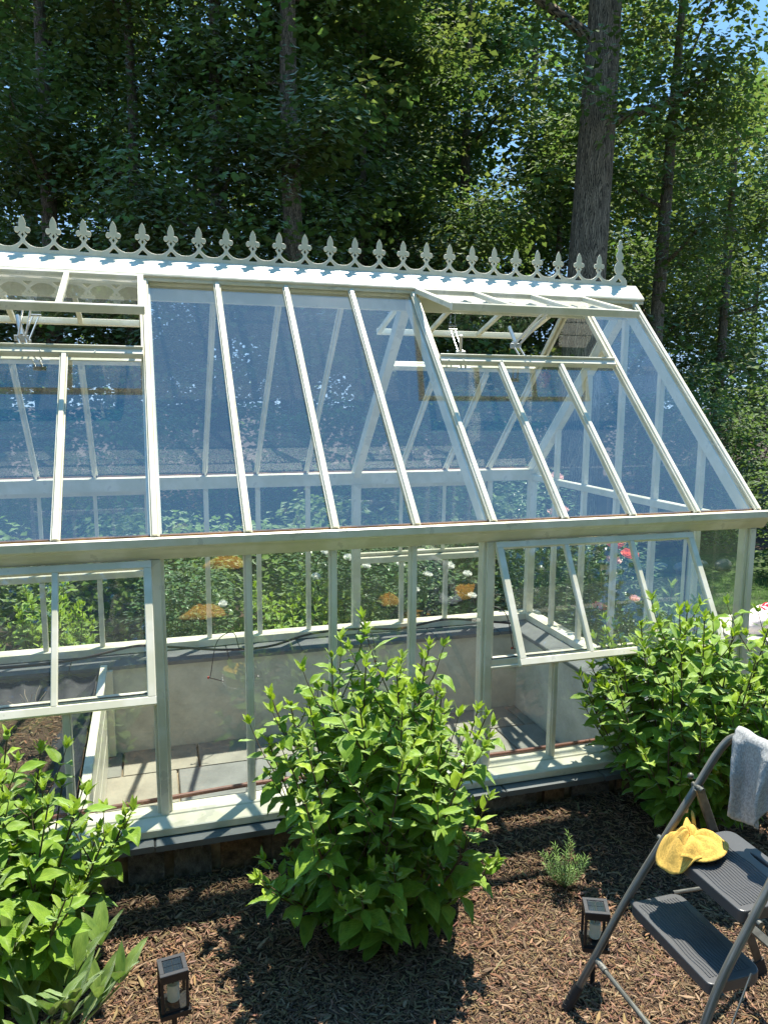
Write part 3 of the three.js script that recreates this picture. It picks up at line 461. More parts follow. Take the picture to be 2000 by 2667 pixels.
hydrangea('hydrangea_shrub', 'bright green shrub cut off by the left edge of the picture', V(-3.56, 0.05, 0.58), { seed: 37, stems: 30, height: 0.86, spread: 0.5, leafL: 0.112, low: 0.75, sideShoots: 0.7 });
hydrangea('hydrangea_shrub', 'leafy shrub outside the back wall seen through the tilted left window', V(-3.72, -0.4, -2.95), { seed: 51, stems: 26, height: 1.12, spread: 0.4, leafL: 0.115, single: 120, low: 0.5 });
hydrangea('hydrangea_shrub', 'low dark shrub beyond the back wall behind the middle front panes', V(-1.9, -0.42, -3.1), { seed: 63, stems: 22, height: 0.98, spread: 0.42, leafL: 0.1, single: 60, low: 0.5 });

{ // plant with long upright leaves at the lower left
  const T = thing('peony_plant', 'clump of long upright pointed leaves on pale stems beside the left lantern', 'plant', [-3.34, 0, 0.98]); const r = rng(71);
  const pTex = veinTex([0.86, 0.9, 0.8], [1, 1, 1], 7, 1.6), mats = [[0.26, 0.38, 0.075], [0.2, 0.32, 0.055], [0.32, 0.43, 0.1]].map(c => leafMat(c, pTex, { clearcoat: 0.45 }));
  const gs = [0, 1, 2].map(k => leafGeo(1, 0.27 + 0.03 * k, { fold: 0.5 - 0.12 * k, bow: 0.08 + 0.1 * k, wave: 0.04, nl: 8, shape: t => Math.pow(Math.sin(Math.PI * Math.pow(t, 0.85)), 0.8) })), st = [];
  for (let k = 0; k < 15; k++) {
    const a = k * 2.4 + r(), out = 0.1 + 0.12 * r(), h = 0.14 + 0.17 * r() + (k < 5 ? 0.07 : 0), top = V(Math.cos(a) * out, h, Math.sin(a) * out), mid = V(Math.cos(a) * out * 0.4, h * 0.55, Math.sin(a) * out * 0.4); st.push(taper([V(Math.cos(a) * 0.03, 0, Math.sin(a) * 0.03), mid, top], [0.0045, 0.0038, 0.003], 8, 6));
    for (const [q, n, sc] of [[top, 4, 1], [mid.clone().lerp(top, 0.45), 2, 0.85]]) for (let j = 0; j < n; j++) { const b = a + (j - (n - 1) / 2) * 1.1 + (r() - 0.5) * 0.5, d = V(Math.cos(b) * 0.55, 0.75 + 0.4 * r(), Math.sin(b) * 0.55).normalize(), x = V(0, 1, 0).cross(d).normalize(), y = d.clone().cross(x), m = put('leaf', gs[Math.floor(r() * 3)], mats[Math.floor(r() * 3)], T); m.quaternion.setFromRotationMatrix(new THREE.Matrix4().makeBasis(x, y, d)); m.position.copy(q); m.scale.setScalar((0.11 + 0.05 * r()) * sc); }
  }
  put('stems', mergeGeometries(st), std({ color: lin(0.26, 0.3, 0.1), roughness: 0.6 }), T);
}
{ // young rosemary
  const T = thing('rosemary_plant', 'small feathery rosemary seedling growing from the mulch near right lantern', 'plant', [-1.37, 0.015, 0.60]); const r = rng(77), nd = leafGeo(1, 0.13, { nl: 2, fold: 0.3, bow: 0.3, wave: 0, stalk: 0 }), list = [[], [], []], st = [];
  for (let k = 0; k < 15; k++) { const a = k * 2.4 + r(), h = k ? (0.09 + 0.12 * r()) : 0.25, out = k ? 0.03 + 0.085 * r() : 0.005, p = [V(0, 0, 0), V(Math.cos(a) * out * 0.6, h * 0.45, Math.sin(a) * out * 0.6), V(Math.cos(a) * out, h, Math.sin(a) * out)], c = new THREE.CatmullRomCurve3(p); st.push(tube(p, 0.0018, 8, 4));
    for (let j = 0; j < 60; j++) { const t = 0.12 + 0.88 * j / 60, q = c.getPointAt(t), b = j * 2.4 + r(), d = c.getTangentAt(t).multiplyScalar(0.75).add(V(Math.cos(b), 0.15, Math.sin(b)).multiplyScalar(0.75)).normalize(), x = V(0, 1, 0).cross(d).normalize(), m = new THREE.Matrix4().makeBasis(x, d.clone().cross(x), d); m.scale(V(1, 1, 1).multiplyScalar(0.022 + 0.012 * r())); m.setPosition(q); list[t > 0.8 ? 2 : Math.floor(r() * 2)].push({ m, k: 0 }); } }
  put('stems', mergeGeometries(st), greenStem, T); [[0.11, 0.2, 0.05], [0.15, 0.26, 0.07], [0.24, 0.38, 0.09]].forEach((c, k) => { put('needles', scatter([nd], list[k]), leafMat(c), T).userData.kind = 'stuff'; });
}
// roses beyond the glass
function roseGeo() { const gs = []; const r = rng(5); for (let ring = 0; ring < 4; ring++) { const n = [3, 5, 6, 7][ring]; for (let k = 0; k < n; k++) { const rad = 0.1 + ring * 0.14, g = new THREE.SphereGeometry(0.34 + 0.07 * ring, 6, 4, 0, Math.PI * 0.62, Math.PI * 0.28, Math.PI * 0.5); g.scale(1, 0.85 - 0.08 * ring, 0.35); const m = new THREE.Matrix4().makeRotationY(k / n * 6.283 + ring * 0.5 + r() * 0.3); m.multiply(new THREE.Matrix4().makeTranslation(0, -0.05 * ring, rad)).multiply(new THREE.Matrix4().makeRotationX(0.2 + 0.33 * ring)); g.applyMatrix4(m); gs.push(g); } } return mergeGeometries(gs); }
const roseG = roseGeo(); const rTex = null, roseLeaf = [0, 1].map(k => leafGeo(1, 0.58, { nl: 3, fold: 0.25 + 0.2 * k, bow: 0.2, wave: 0.03 }));
const petal = c => phys({ color: lin(...c), roughness: 1, transmission: 0.3, thickness: 0, ior: 1.25, side: THREE.DoubleSide });
M.coral = petal([0.85, 0.22, 0.13]); M.cream = petal([0.82, 0.72, 0.5]); M.blush = petal([0.83, 0.55, 0.5]); M.pink = petal([0.85, 0.28, 0.33]); M.white = petal([0.8, 0.8, 0.76]);
function roseBush(label, base, h, rad, n, blooms, seed, tone = [0.045, 0.105, 0.03]) {
  const T = thing('rose_bush', label, 'rose bush', base, 0, 'rose bushes behind the greenhouse'); const r = rng(seed), L = [[], []], st = [];
  for (let k = 0; k < 16; k++) { const a = k * 2.4, o = rad * (0.3 + 0.6 * r()); st.push(taper([V(Math.cos(a) * 0.05, 0, Math.sin(a) * 0.05), V(Math.cos(a) * o * 0.5, h * 0.5, Math.sin(a) * o * 0.5), V(Math.cos(a) * o, h * (0.75 + 0.25 * r()), Math.sin(a) * o)], [0.006, 0.0045, 0.003], 6, 5)); }
  for (let k = 0; k < n; k++) { const a = r() * 6.28, y = 0.08 + 0.92 * r(), rr = rad * Math.sqrt(r()) * (0.55 + 0.45 * Math.sin(y * 2.6)) * (0.85 + 0.4 * fbm(a * 1.5, y * 4, seed)), d = V(Math.cos(a + r() - 0.5), (r() - 0.35) * 0.9, Math.sin(a + r() - 0.5)).normalize(), x = V(0, 1, 0).cross(d).normalize(), m = new THREE.Matrix4().makeBasis(x, d.clone().cross(x), d); m.scale(V(1, 1, 1).multiplyScalar(0.04 + 0.025 * r())); m.setPosition(Math.cos(a) * rr, y * h * (0.9 + 0.2 * r()), Math.sin(a) * rr); L[r() < 0.6 ? 0 : 1].push({ m, k: Math.floor(r() * 2) }); }
  put('canes', mergeGeometries(st), greenStem, T); L.forEach((a, k) => put('foliage', scatter(roseLeaf, a), leafMat(tone.map(c => c * (k ? 1.7 : 1)), null, { clearcoat: 0.6, clearcoatRoughness: 0.25 }), T).userData.kind = 'stuff');
  for (const [x, y, z, m, s] of blooms) { const f = put('rose_bloom', roseG, M[m], T); f.position.set(x - base[0], y - base[1], z - base[2]); f.scale.setScalar(s * (m === 'white' ? 1.15 : 1.5)); f.rotation.set(0.4 * (r() - 0.3) + 0.35, r() * 6, 0.4 * (r() - 0.5)); }
}
roseBush('tall rose bush with coral and blush blooms outside the right gable', [0.5, -0.4, -1.95], 1.42, 0.42, 2600, [[0.36, 1.0, -1.73, 'coral', 0.055], [0.37, 1.02, -1.69, 'coral', 0.05], [0.35, 0.96, -1.51, 'coral', 0.055], [0.36, 0.98, -2.0, 'cream', 0.055], [0.35, 0.78, -1.77, 'cream', 0.055], [0.36, 0.87, -1.72, 'blush', 0.05], [0.35, 0.468, -1.863, 'pink', 0.05], [0.4, 0.62, -1.5, 'blush', 0.035], [0.25, -0.1, -1.7, 'pink', 0.04]], 91);
roseBush('rose bush with blush blooms at the back right corner outside', [0.35, -0.42, -2.95], 1.75, 0.45, 2600, [[0.35, 1.417, -2.6, 'blush', 0.05], [0.35, 1.108, -2.6, 'blush', 0.06], [0.42, 1.13, -2.62, 'blush', 0.055], [0.3, 1.0, -2.58, 'white', 0.045], [0.45, 0.8, -2.62, 'white', 0.05]], 92);
roseBush('white-flowered rose bush outside the back wall, right of centre', [-0.75, -0.42, -3.25], 1.18, 0.5, 2400, [[-0.72, 0.57, -2.85, 'white', 0.05], [-0.5, 0.62, -2.9, 'white', 0.05], [-0.35, 0.55, -2.85, 'white', 0.045], [-0.95, 0.66, -2.9, 'white', 0.045], [-0.6, 0.72, -3.05, 'white', 0.05], [-0.85, 0.45, -2.8, 'white', 0.04], [-0.3, 0.35, -2.85, 'white', 0.045]], 93);
roseBush('white-flowered rose bush outside the back wall behind the tallest shrub', [-1.45, -0.42, -3.5], 1.25, 0.5, 2200, [[-1.36, 0.70, -3.1, 'white', 0.05], [-1.2, 0.62, -3.1, 'white', 0.045], [-1.55, 0.75, -3.15, 'white', 0.05], [-1.65, 0.55, -3.1, 'white', 0.045], [-1.3, 0.45, -3.05, 'white', 0.04]], 94);
roseBush('dark rose bush with one white bloom left of centre behind back wall', [-2.75, -0.42, -3.4], 1.05, 0.5, 2000, [[-2.45, 0.39, -3.0, 'white', 0.04]], 95);

// ---------------------------------------------------------------- garden things on the right, beyond
{
  const T = thing('flower_pot', 'brown clay pot on the lawn holding a small leafy plant', 'pot', [1.42, -0.42, -2.25]); const cl = std({ color: lin(0.2, 0.115, 0.07), roughness: 0.95, map: stoneTex });
  put('pot', new THREE.LatheGeometry([[0, 0], [0.1, 0], [0.112, 0.02], [0.135, 0.24], [0.155, 0.245], [0.155, 0.29], [0.135, 0.29], [0.13, 0.25], [0, 0.25]].map(p => new THREE.Vector2(...p)), 24), cl, T);
  const r = rng(101), L = []; for (let k = 0; k < 420; k++) { const a = r() * 6.28, e = r(), d = V(Math.cos(a), r() * 1.1 - 0.2, Math.sin(a)).normalize(), x = V(0, 1, 0).cross(d).normalize(), m = new THREE.Matrix4().makeBasis(x, d.clone().cross(x), d); m.scale(V(1, 1, 1).multiplyScalar(0.05 + 0.02 * r())); m.setPosition(Math.cos(a) * 0.17 * Math.sqrt(e), 0.3 + 0.3 * r(), Math.sin(a) * 0.17 * Math.sqrt(e)); L.push({ m, k: 0 }); } put('foliage', scatter(roseLeaf, L), leafMat([0.06, 0.13, 0.04]), T).userData.kind = 'stuff';
}
{
  const T = thing('patio_table', 'white slatted garden table at the right edge beyond the greenhouse corner', 'table', [1.36, -0.36, -1.1]); const wp = M.paint;
  for (let k = 0; k < 5; k++) bar(T, 'top_slat', wp, V(-0.55, 0.80, -0.24 + k * 0.12), V(0.6, 0.80, -0.24 + k * 0.12), 0.112, 0.028); bar(T, 'apron', wp, V(-0.5, 0.74, 0.25), V(0.55, 0.74, 0.25), 0.03, 0.09); bar(T, 'apron', wp, V(-0.5, 0.74, -0.25), V(0.55, 0.74, -0.25), 0.03, 0.09);
  for (const x of [-0.5, 0.55]) { bar(T, 'apron', wp, V(x, 0.739, -0.232), V(x, 0.739, 0.232), 0.03, 0.085); for (const z of [-0.25, 0.25]) bar(T, 'leg', wp, V(x * 1.001, 0, z), V(x * 1.001, 0.692, z), 0.055, 0.055, V(0, 0, 1)); }
  const cv = document.createElement('canvas'); cv.width = cv.height = 256; const c = cv.getContext('2d'); c.fillStyle = '#f1e2e2'; c.fillRect(0, 0, 256, 256); c.fillStyle = '#c8172e'; for (let k = 0; k < 4; k++) c.fillRect(0, 150 + k * 26, 256, 14); const tx = new THREE.CanvasTexture(cv); tx.colorSpace = THREE.SRGBColorSpace;
  const W = thing('striped_towel', 'crumpled white towel with red stripes heaped on the white table', 'towel', [1.24, 0.455, -1.0]);
  put('towel_heap', thickSheet((u, v) => { const a = u * 6.283, e = Math.sin(v * Math.PI * 0.5), f = 1 + 0.13 * Math.sin(a * 3 + v * 4) + 0.1 * fbm(u * 6, v * 5, 2); return V(Math.cos(a) * 0.27 * e * f, 0.006 + 0.17 * Math.pow(Math.cos(v * Math.PI * 0.5), 0.6) * (1 + 0.3 * fbm(u * 7, v * 8, 6)) , -Math.sin(a) * 0.15 * e * f); }, 60, 26, 0.006), std({ map: tx, roughness: 1, bumpMap: terry, bumpScale: 0.003 }), W);
}
{ // lawn behind on the right
  const gl = new THREE.PlaneGeometry(7, 7, 30, 30); gl.rotateX(-Math.PI / 2); gl.translate(4.2, 0, -3.4); { const p = gl.attributes.position; for (let i = 0; i < p.count; i++) p.setY(i, groundY(p.getX(i), p.getZ(i)) - 0.004); } gl.computeVertexNormals(); structure('lawn_ground', meterUV(gl), std({ color: lin(0.085, 0.16, 0.03), roughness: 1, map: stoneTex, bumpMap: coarseBump, bumpScale: 0.02 }));
  const blade = leafGeo(1, 0.07, { nl: 2, fold: 0.2, bow: 0.5, wave: 0, stalk: 0 }), r = rng(131), o = new THREE.Object3D(), n = 42000, im = new THREE.InstancedMesh(blade, leafMat([1, 1, 1]), n); im.name = 'lawn'; im.userData = { kind: 'stuff', label: 'sunny mown lawn beyond the right gable', category: 'grass' };
  for (let i = 0; i < n; i++) { const x = 0.7 + 5.5 * Math.pow(r(), 1.2), z = -5.6 + 5.3 * r(); o.position.set(x, groundY(x, z) - 0.01, z); o.rotation.order = 'YXZ'; o.rotation.set(-1.2 + 0.5 * (r() - 0.5), r() * 6.28, 0); o.scale.setScalar(0.05 + 0.05 * r()); o.updateMatrix(); im.setMatrixAt(i, o.matrix); const g = 0.8 + 0.4 * r(); im.setColorAt(i, lin(0.1 * g, 0.2 * g, 0.035 * g)); }
  im.castShadow = im.receiveShadow = true; scene.add(im);
}
{ // low stone edging at the back of the lawn
  const T = thing('stone_edging', 'low row of weathered grey stones edging the lawn under trees', 'stone wall', [0, -0.42, -6.0]); const r = rng(141);
  for (let k = 12; k < 24; k++) { const g = cached('es' + k % 4, () => { const q = new THREE.IcosahedronGeometry(0.5, 2), p = q.attributes.position; for (let i = 0; i < p.count; i++) { const f = 1 + 0.3 * fbm(p.getX(i) * 2 + k * 5, p.getY(i) * 2, p.getZ(i) * 2); p.setXYZ(i, p.getX(i) * f, p.getY(i) * f, p.getZ(i) * f); } q.computeVertexNormals(); return meterUV(q); }); const s = put('stone', g, M.flags[k % 4], T); s.scale.set(0.26 + 0.2 * r(), 0.12 + 0.08 * r(), 0.2); s.position.set(-3.2 + k * 0.36, 0.06, 0.2 * (r() - 0.5)); s.rotation.y = r() * 0.6; }
}

// ---------------------------------------------------------------- lanterns, ladder, cloths
function lantern(label, pos, turn) {
  const T = thing('solar_lantern', label, 'lantern', pos, turn, 'solar lanterns in the mulch'), b = M.black, s = 0.038;
  put('stake', prism(chamf(0.016, 0.016, 0.003), 0.2).rotateX(Math.PI / 2), b, T).position.y = 0.06;
  block(T, 'base', b, 0.094, 0.016, 0.094, 0, 0.158, 0, 0.003); block(T, 'base_step', b, 0.08, 0.008, 0.08, 0, 0.17, 0, 0.002);
  for (const x of [-s, s]) for (const z of [-s, s]) bar(T, 'corner_post', b, V(x, 0.172, z), V(x, 0.272, z), 0.009, 0.009, V(0, 0, 1), 0.0015);
  for (const [x, z] of [[0, s], [0, -s]]) pane(T, M.lampGlass, [V(-s, 0.172, z), V(s, 0.172, z), V(s, 0.272, z), V(-s, 0.272, z)]); for (const x of [-s, s]) pane(T, M.lampGlass, [V(x, 0.172, -s), V(x, 0.172, s), V(x, 0.272, s), V(x, 0.272, -s)]);
  put('candle', new THREE.LatheGeometry([[0, 0], [0.017, 0], [0.019, 0.003], [0.019, 0.055], [0.016, 0.058], [0.006, 0.055], [0, 0.055]].map(p => new THREE.Vector2(...p)), 20), M.wax, T).position.y = 0.18; bar(T, 'wick', b, V(0, 0.235, 0), V(0, 0.25, 0), 0.003, 0.003, V(0, 0, 1), 0.0005);
  const cap = block(T, 'cap', b, 0.086, 0.024, 0.086, 0, 0.284, 0, 0.004); for (const [x0, z0, x1, z1] of [[-0.043, -0.036, 0.043, -0.036], [-0.043, 0.036, 0.043, 0.036], [-0.036, -0.029, -0.036, 0.029], [0.036, -0.029, 0.036, 0.029]]) bar(T, 'cap_rim', M.lampRim, V(x0, 0.298, z0), V(x1, 0.298, z1), 0.0135, 0.005, UPV, 0.001);
  const pn = holder('solar_panel', T); for (const x of [-1, 1]) for (const z of [-1, 1]) { const q = block(pn, 'solar_cell', M.cell, 0.0265, 0.001, 0.0265, x * 0.0142, 0.2972, z * 0.0142, 0.0002); }
}
M.lampGlass = phys({ color: lin(0.9, 0.92, 0.9), roughness: 0.05, transmission: 1, thickness: 0, ior: 1.5, side: THREE.DoubleSide }); M.wax = std({ color: lin(0.72, 0.72, 0.6), roughness: 0.6 }); M.lampRim = std({ color: lin(0.05, 0.05, 0.053), roughness: 0.38 }); M.cell = phys({ color: lin(0.012, 0.02, 0.03), roughness: 0.25, clearcoat: 1, clearcoatRoughness: 0.06 });
lantern('black solar lantern with candle in open mulch at the bottom left', [-2.977, 0, 0.955], 0.12);
lantern('black solar lantern with candle partly hidden behind the ladder leg', [-1.54, 0, 1.085], -0.42);
{
  const T = thing('step_ladder', 'grey tubular folding step ladder with two ribbed black treads', 'ladder', [-1.5, 0, 1.43]); const L = (x, y, z) => V(x + 1.5, y, z - 1.43);
  const steel = std({ color: lin(0.38, 0.385, 0.36), roughness: 0.42, metalness: 0.35, map: stoneTex, bumpMap: fineBump, bumpScale: 0.0004 }), bright = std({ color: lin(0.24, 0.25, 0.23), roughness: 0.45, metalness: 0.3, map: stoneTex }), rubber = std({ color: lin(0.018, 0.018, 0.018), roughness: 0.7 }), tread = std({ color: lin(0.07, 0.071, 0.073), roughness: 0.36, bumpMap: fineBump, bumpScale: 0.0006 });
  // front frame: one bent tube, foot to foot over the hand rail
  put('front_frame', tube([L(-1.68, 0.02, 1.168), L(-1.62, 0.2, 1.205), L(-1.518, 0.43, 1.232), L(-1.405, 0.62, 1.245), L(-1.29, 0.80, 1.252), L(-1.21, 0.925, 1.258), L(-1.185, 0.962, 1.272), L(-1.172, 0.982, 1.31), L(-1.17, 0.985, 1.36), L(-1.17, 0.985, 1.52), L(-1.172, 0.982, 1.57), L(-1.185, 0.962, 1.61), L(-1.21, 0.925, 1.624), L(-1.29, 0.80, 1.632), L(-1.405, 0.62, 1.645), L(-1.518, 0.43, 1.655), L(-1.62, 0.2, 1.682), L(-1.68, 0.02, 1.705)], 0.0128, 150, 12), steel, T);
  for (const [z, d] of [[1.166, 1], [1.707, -1]]) { const f = put('rubber_foot', taper([L(-1.69, 0.0, z - 0.002 * d), L(-1.655, 0.095, z + 0.018 * d)], [0.018, 0.0165], 4, 12), rubber, T); for (let k = 0; k < 3; k++) { const q = put('foot_ring', new THREE.TorusGeometry(0.0172, 0.0016, 6, 16), rubber, T); q.position.copy(L(-1.684 + k * 0.008, 0.02 + k * 0.02, z + 0.003 * k * d)); q.rotation.x = Math.PI / 2 - 0.2; } }
  put('cross_tube', tube([L(-1.615, 0.205, 1.21), L(-1.615, 0.205, 1.678)], 0.0085, 6, 10), bright, T); for (const z of [1.245, 1.64]) { const q = put('tube_sleeve', new THREE.CylinderGeometry(0.0115, 0.0115, 0.05, 10), steel, T); q.rotation.x = Math.PI / 2; q.position.copy(L(-1.615, 0.205, z)); }
  for (const [za, zb] of [[1.262, 1.222], [1.622, 1.662]]) { bar(T, 'rear_leg', bright, L(-1.293, 0.80, za), L(-0.93, 0.03, zb), 0.012, 0.032, V(1, 0.5, 0)); bar(T, 'rubber_foot', rubber, L(-0.945, 0.06, zb), L(-0.922, 0.0, zb), 0.022, 0.042, V(1, 0.5, 0)); const pv = put('pivot_bolt', new THREE.CylinderGeometry(0.009, 0.009, 0.05, 10), bright, T); pv.rotation.x = Math.PI / 2; pv.position.copy(L(-1.295, 0.80, za)); }
  bar(T, 'rear_cross_bar', bright, L(-1.03, 0.235, 1.22), L(-1.03, 0.235, 1.665), 0.012, 0.03, V(1, 0.5, 0)); 
  put('pivot_cap', new THREE.SphereGeometry(0.011, 10, 8), bright, T).position.copy(L(-1.306, 0.83, 1.236));
  const step = (x0, x1, z0, z1, y, slot) => {
    const w = x1 - x0, d = z1 - z0, s = new THREE.Shape(), rr = 0.035; s.moveTo(-w / 2 + rr * 0.5, -d / 2); s.lineTo(w / 2 - rr, -d / 2); s.quadraticCurveTo(w / 2, -d / 2, w / 2, -d / 2 + rr); s.lineTo(w / 2, d / 2 - rr); s.quadraticCurveTo(w / 2, d / 2, w / 2 - rr, d / 2); s.lineTo(-w / 2 + rr * 0.5, d / 2); s.quadraticCurveTo(-w / 2, d / 2, -w / 2, d / 2 - rr * 0.5); s.lineTo(-w / 2, -d / 2 + rr * 0.5); s.quadraticCurveTo(-w / 2, -d / 2, -w / 2 + rr * 0.5, -d / 2);
    if (slot) { const h = new THREE.Path(); h.absellipse(w / 2 - 0.035, 0, 0.011, 0.055, 0, 6.283); s.holes.push(h); }
    const g = new THREE.ExtrudeGeometry(s, { depth: 0.03, bevelEnabled: true, bevelSize: 0.004, bevelThickness: 0.004, bevelSegments: 2, curveSegments: 6 }); g.rotateX(-Math.PI / 2); const c = L((x0 + x1) / 2, y - 0.034, (z0 + z1) / 2); const root = put('tread', meterUV(g), tread, T); root.position.copy(c);
    const n = slot ? 17 : 14, span = slot ? w - 0.085 : w - 0.03; for (let k = 0; k < n; k++) { const x = -w / 2 + 0.016 + span * k / n; put('rib', cached(`rib${d.toFixed(3)}`, () => tube(Array.from({ length: 9 }, (_, q) => V(0.0028 * Math.sin(q * 1.9), 0, -d / 2 + 0.02 + (d - 0.04) * q / 8)), 0.0026, 20, 5)), tread, root).position.set(x, 0.034, 0); }
  };
  step(-1.525, -1.345, 1.262, 1.632, 0.43, false); step(-1.425, -1.155, 1.27, 1.622, 0.63, true);
  for (const [x, y] of [[-1.51, 0.415], [-1.40, 0.615]]) for (const z of [1.238, 1.648]) { const q = put('tread_bolt', new THREE.CylinderGeometry(0.009, 0.009, 0.045, 10), bright, T); q.rotation.x = Math.PI / 2; q.position.copy(L(x, y, z)); }
  put('stay_wire', tube([L(-1.45, 0.5, 1.70), L(-1.62, 0.18, 1.74)], 0.003, 4, 6), steel, T);
  const bk = put('tread_link', taper([L(-1.35, 0.42, 1.245), L(-1.08, 0.40, 1.238)], [0.006, 0.006], 3, 6), bright, T);
}
{ // towel over the hand rail, cloth on the top tread
  const W = thing('grey_towel', 'pale grey terry towel hanging over the ladder hand rail', 'towel', [-1.17, 0.985, 1.44]);
  put('towel_sheet', thickSheet((u, v) => { const len = v < 0.45 ? 0.22 + 0.09 * Math.sin(u * 3.4 + 0.4) - 0.05 * u : 0.2 + 0.05 * Math.sin(u * 5), s = v < 0.45 ? -(1 - v / 0.45) * len : (v - 0.45) / 0.55 * len, R = 0.021, hang = clamp(Math.abs(s) * 7), nar = 1 - 0.22 * hang; const pleat = Math.pow(0.5 + 0.5 * Math.sin(u * 13 + 0.8 * Math.sin(v * 5)), 1.6), f = (0.045 * pleat + 0.012 * fbm(u * 6, v * 6, 3)) * hang, z = (u - 0.5) * 0.29 * nar + 0.014 * Math.sin(u * 13 + 1.3) * hang; let x, y; if (Math.abs(s) < R * 1.57) { x = R * Math.sin(s / R); y = R * Math.cos(s / R); } else { const e = Math.abs(s) - R * 1.57; x = Math.sign(s) * (R + f + e * 0.03); y = -e; } return V(x, y + 0.002 * Math.sin(u * 20), z - 0.01); }, 64, 60, 0.007), std({ color: lin(0.41, 0.405, 0.39), roughness: 1, map: (() => { const t = pile.clone(); t.repeat.set(1.2, 2); return t; })(), bumpMap: (() => { const t = pile.clone(); t.colorSpace = THREE.NoColorSpace; t.repeat.set(1.2, 2); return t; })(), bumpScale: 0.004 }), W);
  const Y = thing('yellow_cloth', 'crumpled yellow microfibre cloth lying on the upper ladder tread', 'cloth', [-1.362, 0.636, 1.342]);
  const ym = std({ color: lin(0.72, 0.44, 0.09), roughness: 1, map: (() => { const t = pile.clone(); t.repeat.set(1.5, 0.6); return t; })(), bumpMap: (() => { const t = pile.clone(); t.colorSpace = THREE.NoColorSpace; t.repeat.set(1.5, 0.6); return t; })(), bumpScale: 0.0012 });
  // cloth gathered in a twist: pleats run out from the knot, hems curl at the rim
  const flap = (kx, kz, ky, a0, a1, rad, lift, seed, drop) => thickSheet((u, v) => { const a = a0 + (a1 - a0) * u, R = rad * (1 + 0.07 * Math.sin(a * 2 + seed) + 0.05 * Math.sin(a * 5 + seed)), e = 0.06 + 0.94 * v, pl = Math.sin(a * 6 + seed + 1.2 * Math.sin(e * 4 + seed)) , x = kx + Math.cos(a) * R * e, z = kz - Math.sin(a) * R * e * 0.86; let y = ky + lift * Math.sin(Math.PI * Math.pow(e, 0.7)) - (ky - 0.008) * e * e + (0.5 + 0.5 * pl) * 0.017 * Math.sin(Math.PI * Math.min(1, e * 0.9)) + 0.006 * fbm(x * 30, z * 30, seed) + 0.007 * smooth(0.86, 1, e); if (x < -0.055) y -= (-0.055 - x) * drop; return V(x, y, z); }, 64, 22, 0.0045);
  put('cloth_flap', flap(-0.012, -0.006, 0.03, 0, 6.283, 0.1, 0.008, 1, 1.1), ym, Y); put('cloth_flap', flap(-0.008, -0.006, 0.034, -2.5, 1.2, 0.108, 0.017, 3, 0), ym, Y); put('cloth_flap', flap(-0.012, -0.01, 0.042, 1.3, 3.9, 0.062, 0.02, 6, 0.6), ym, Y);
  put('cloth_corner', thickSheet((u, v) => V(-0.005 + 0.075 * (u - 0.4) * (1 - v * 0.6) + 0.045 * v, 0.03 + 0.035 * Math.sin(v * 1.5) + 0.016 * Math.sin(u * 6 + v * 3), -0.025 - 0.05 * v + 0.014 * Math.sin(u * 5)), 18, 14, 0.0045), ym, Y);
  put('care_label', thickSheet((u, v) => V(0.04 + 0.014 * (u - 0.5), 0.068 + 0.02 * v, -0.1 + 0.004 * u), 3, 3, 0.001), std({ color: lin(0.7, 0.55, 0.45), roughness: 0.9 }), Y);
}

// ---------------------------------------------------------------- cleaning things in front, mirrored in the upright panes
{
  const T = thing('bucket', 'yellow cleaning bucket with wire handle, mirrored in the panes left of middle', 'bucket', [-2.43, 0.0, 2.06]); const yel = std({ color: lin(0.78, 0.58, 0.06), roughness: 0.45 });
  T.scale.set(0.95, 0.66, 0.95); put('tub', new THREE.LatheGeometry([[0, 0], [0.085, 0], [0.09, 0.01], [0.112, 0.24], [0.118, 0.24], [0.118, 0.25], [0.108, 0.25], [0.086, 0.016], [0, 0.014]].map(p => new THREE.Vector2(...p)), 32), yel, T);
  put('wire_handle', tube([V(-0.115, 0.235, 0), V(-0.13, 0.15, -0.06), V(-0.08, 0.1, -0.11), V(0.08, 0.1, -0.11), V(0.13, 0.15, -0.06), V(0.115, 0.235, 0)], 0.003, 40, 6), M.metal, T);
  const ym = std({ color: lin(0.82, 0.46, 0.09), roughness: 1 }), gm = std({ color: lin(0.35, 0.36, 0.37), roughness: 1 });
  const rag = (label, x, z, w, h, seed, m) => { const g = thing('rag', label, 'rag', [x, groundY(x, z) + 0.016, z], 0, 'cleaning rags drying on the grass'); put('rag_sheet', thickSheet((u, v) => { const a = u * 6.283, e = v, f = 1 + 0.22 * Math.sin(a * 2 + seed) + 0.12 * Math.sin(a * 5 + seed * 3); return V(Math.cos(a) * w * e * f, 0.012 + h * 0.42 * Math.sqrt(1 - e * e) * (1 + 0.55 * Math.sin(a * 3 + seed) * e) + 0.035 * Math.abs(Math.sin(a * 5 + e * 6 + seed)) * (1 - e * e) + 0.012 * fbm(u * 9, v * 9, seed), -Math.sin(a) * w * 0.8 * e * f); }, 48, 16, 0.005), m, g); };
  rag('orange rag mirrored high in the pane right of the left window', -2.16, 6.0, 0.2, 0.22, 1, ym); rag('yellow rag mirrored in the lower half of same pane', -2.55, 3.95, 0.17, 0.16, 2, ym); rag('orange rag heaped beside a grey cloth, mirrored left of right window', 0.1, 3.95, 0.16, 0.2, 3, ym); rag('grey cloth mirrored beside the orange rag left of right window', -0.12, 3.85, 0.15, 0.14, 4, gm); rag('small orange rag mirrored behind the tallest shrub stems', -0.75, 3.9, 0.12, 0.16, 5, ym);
}

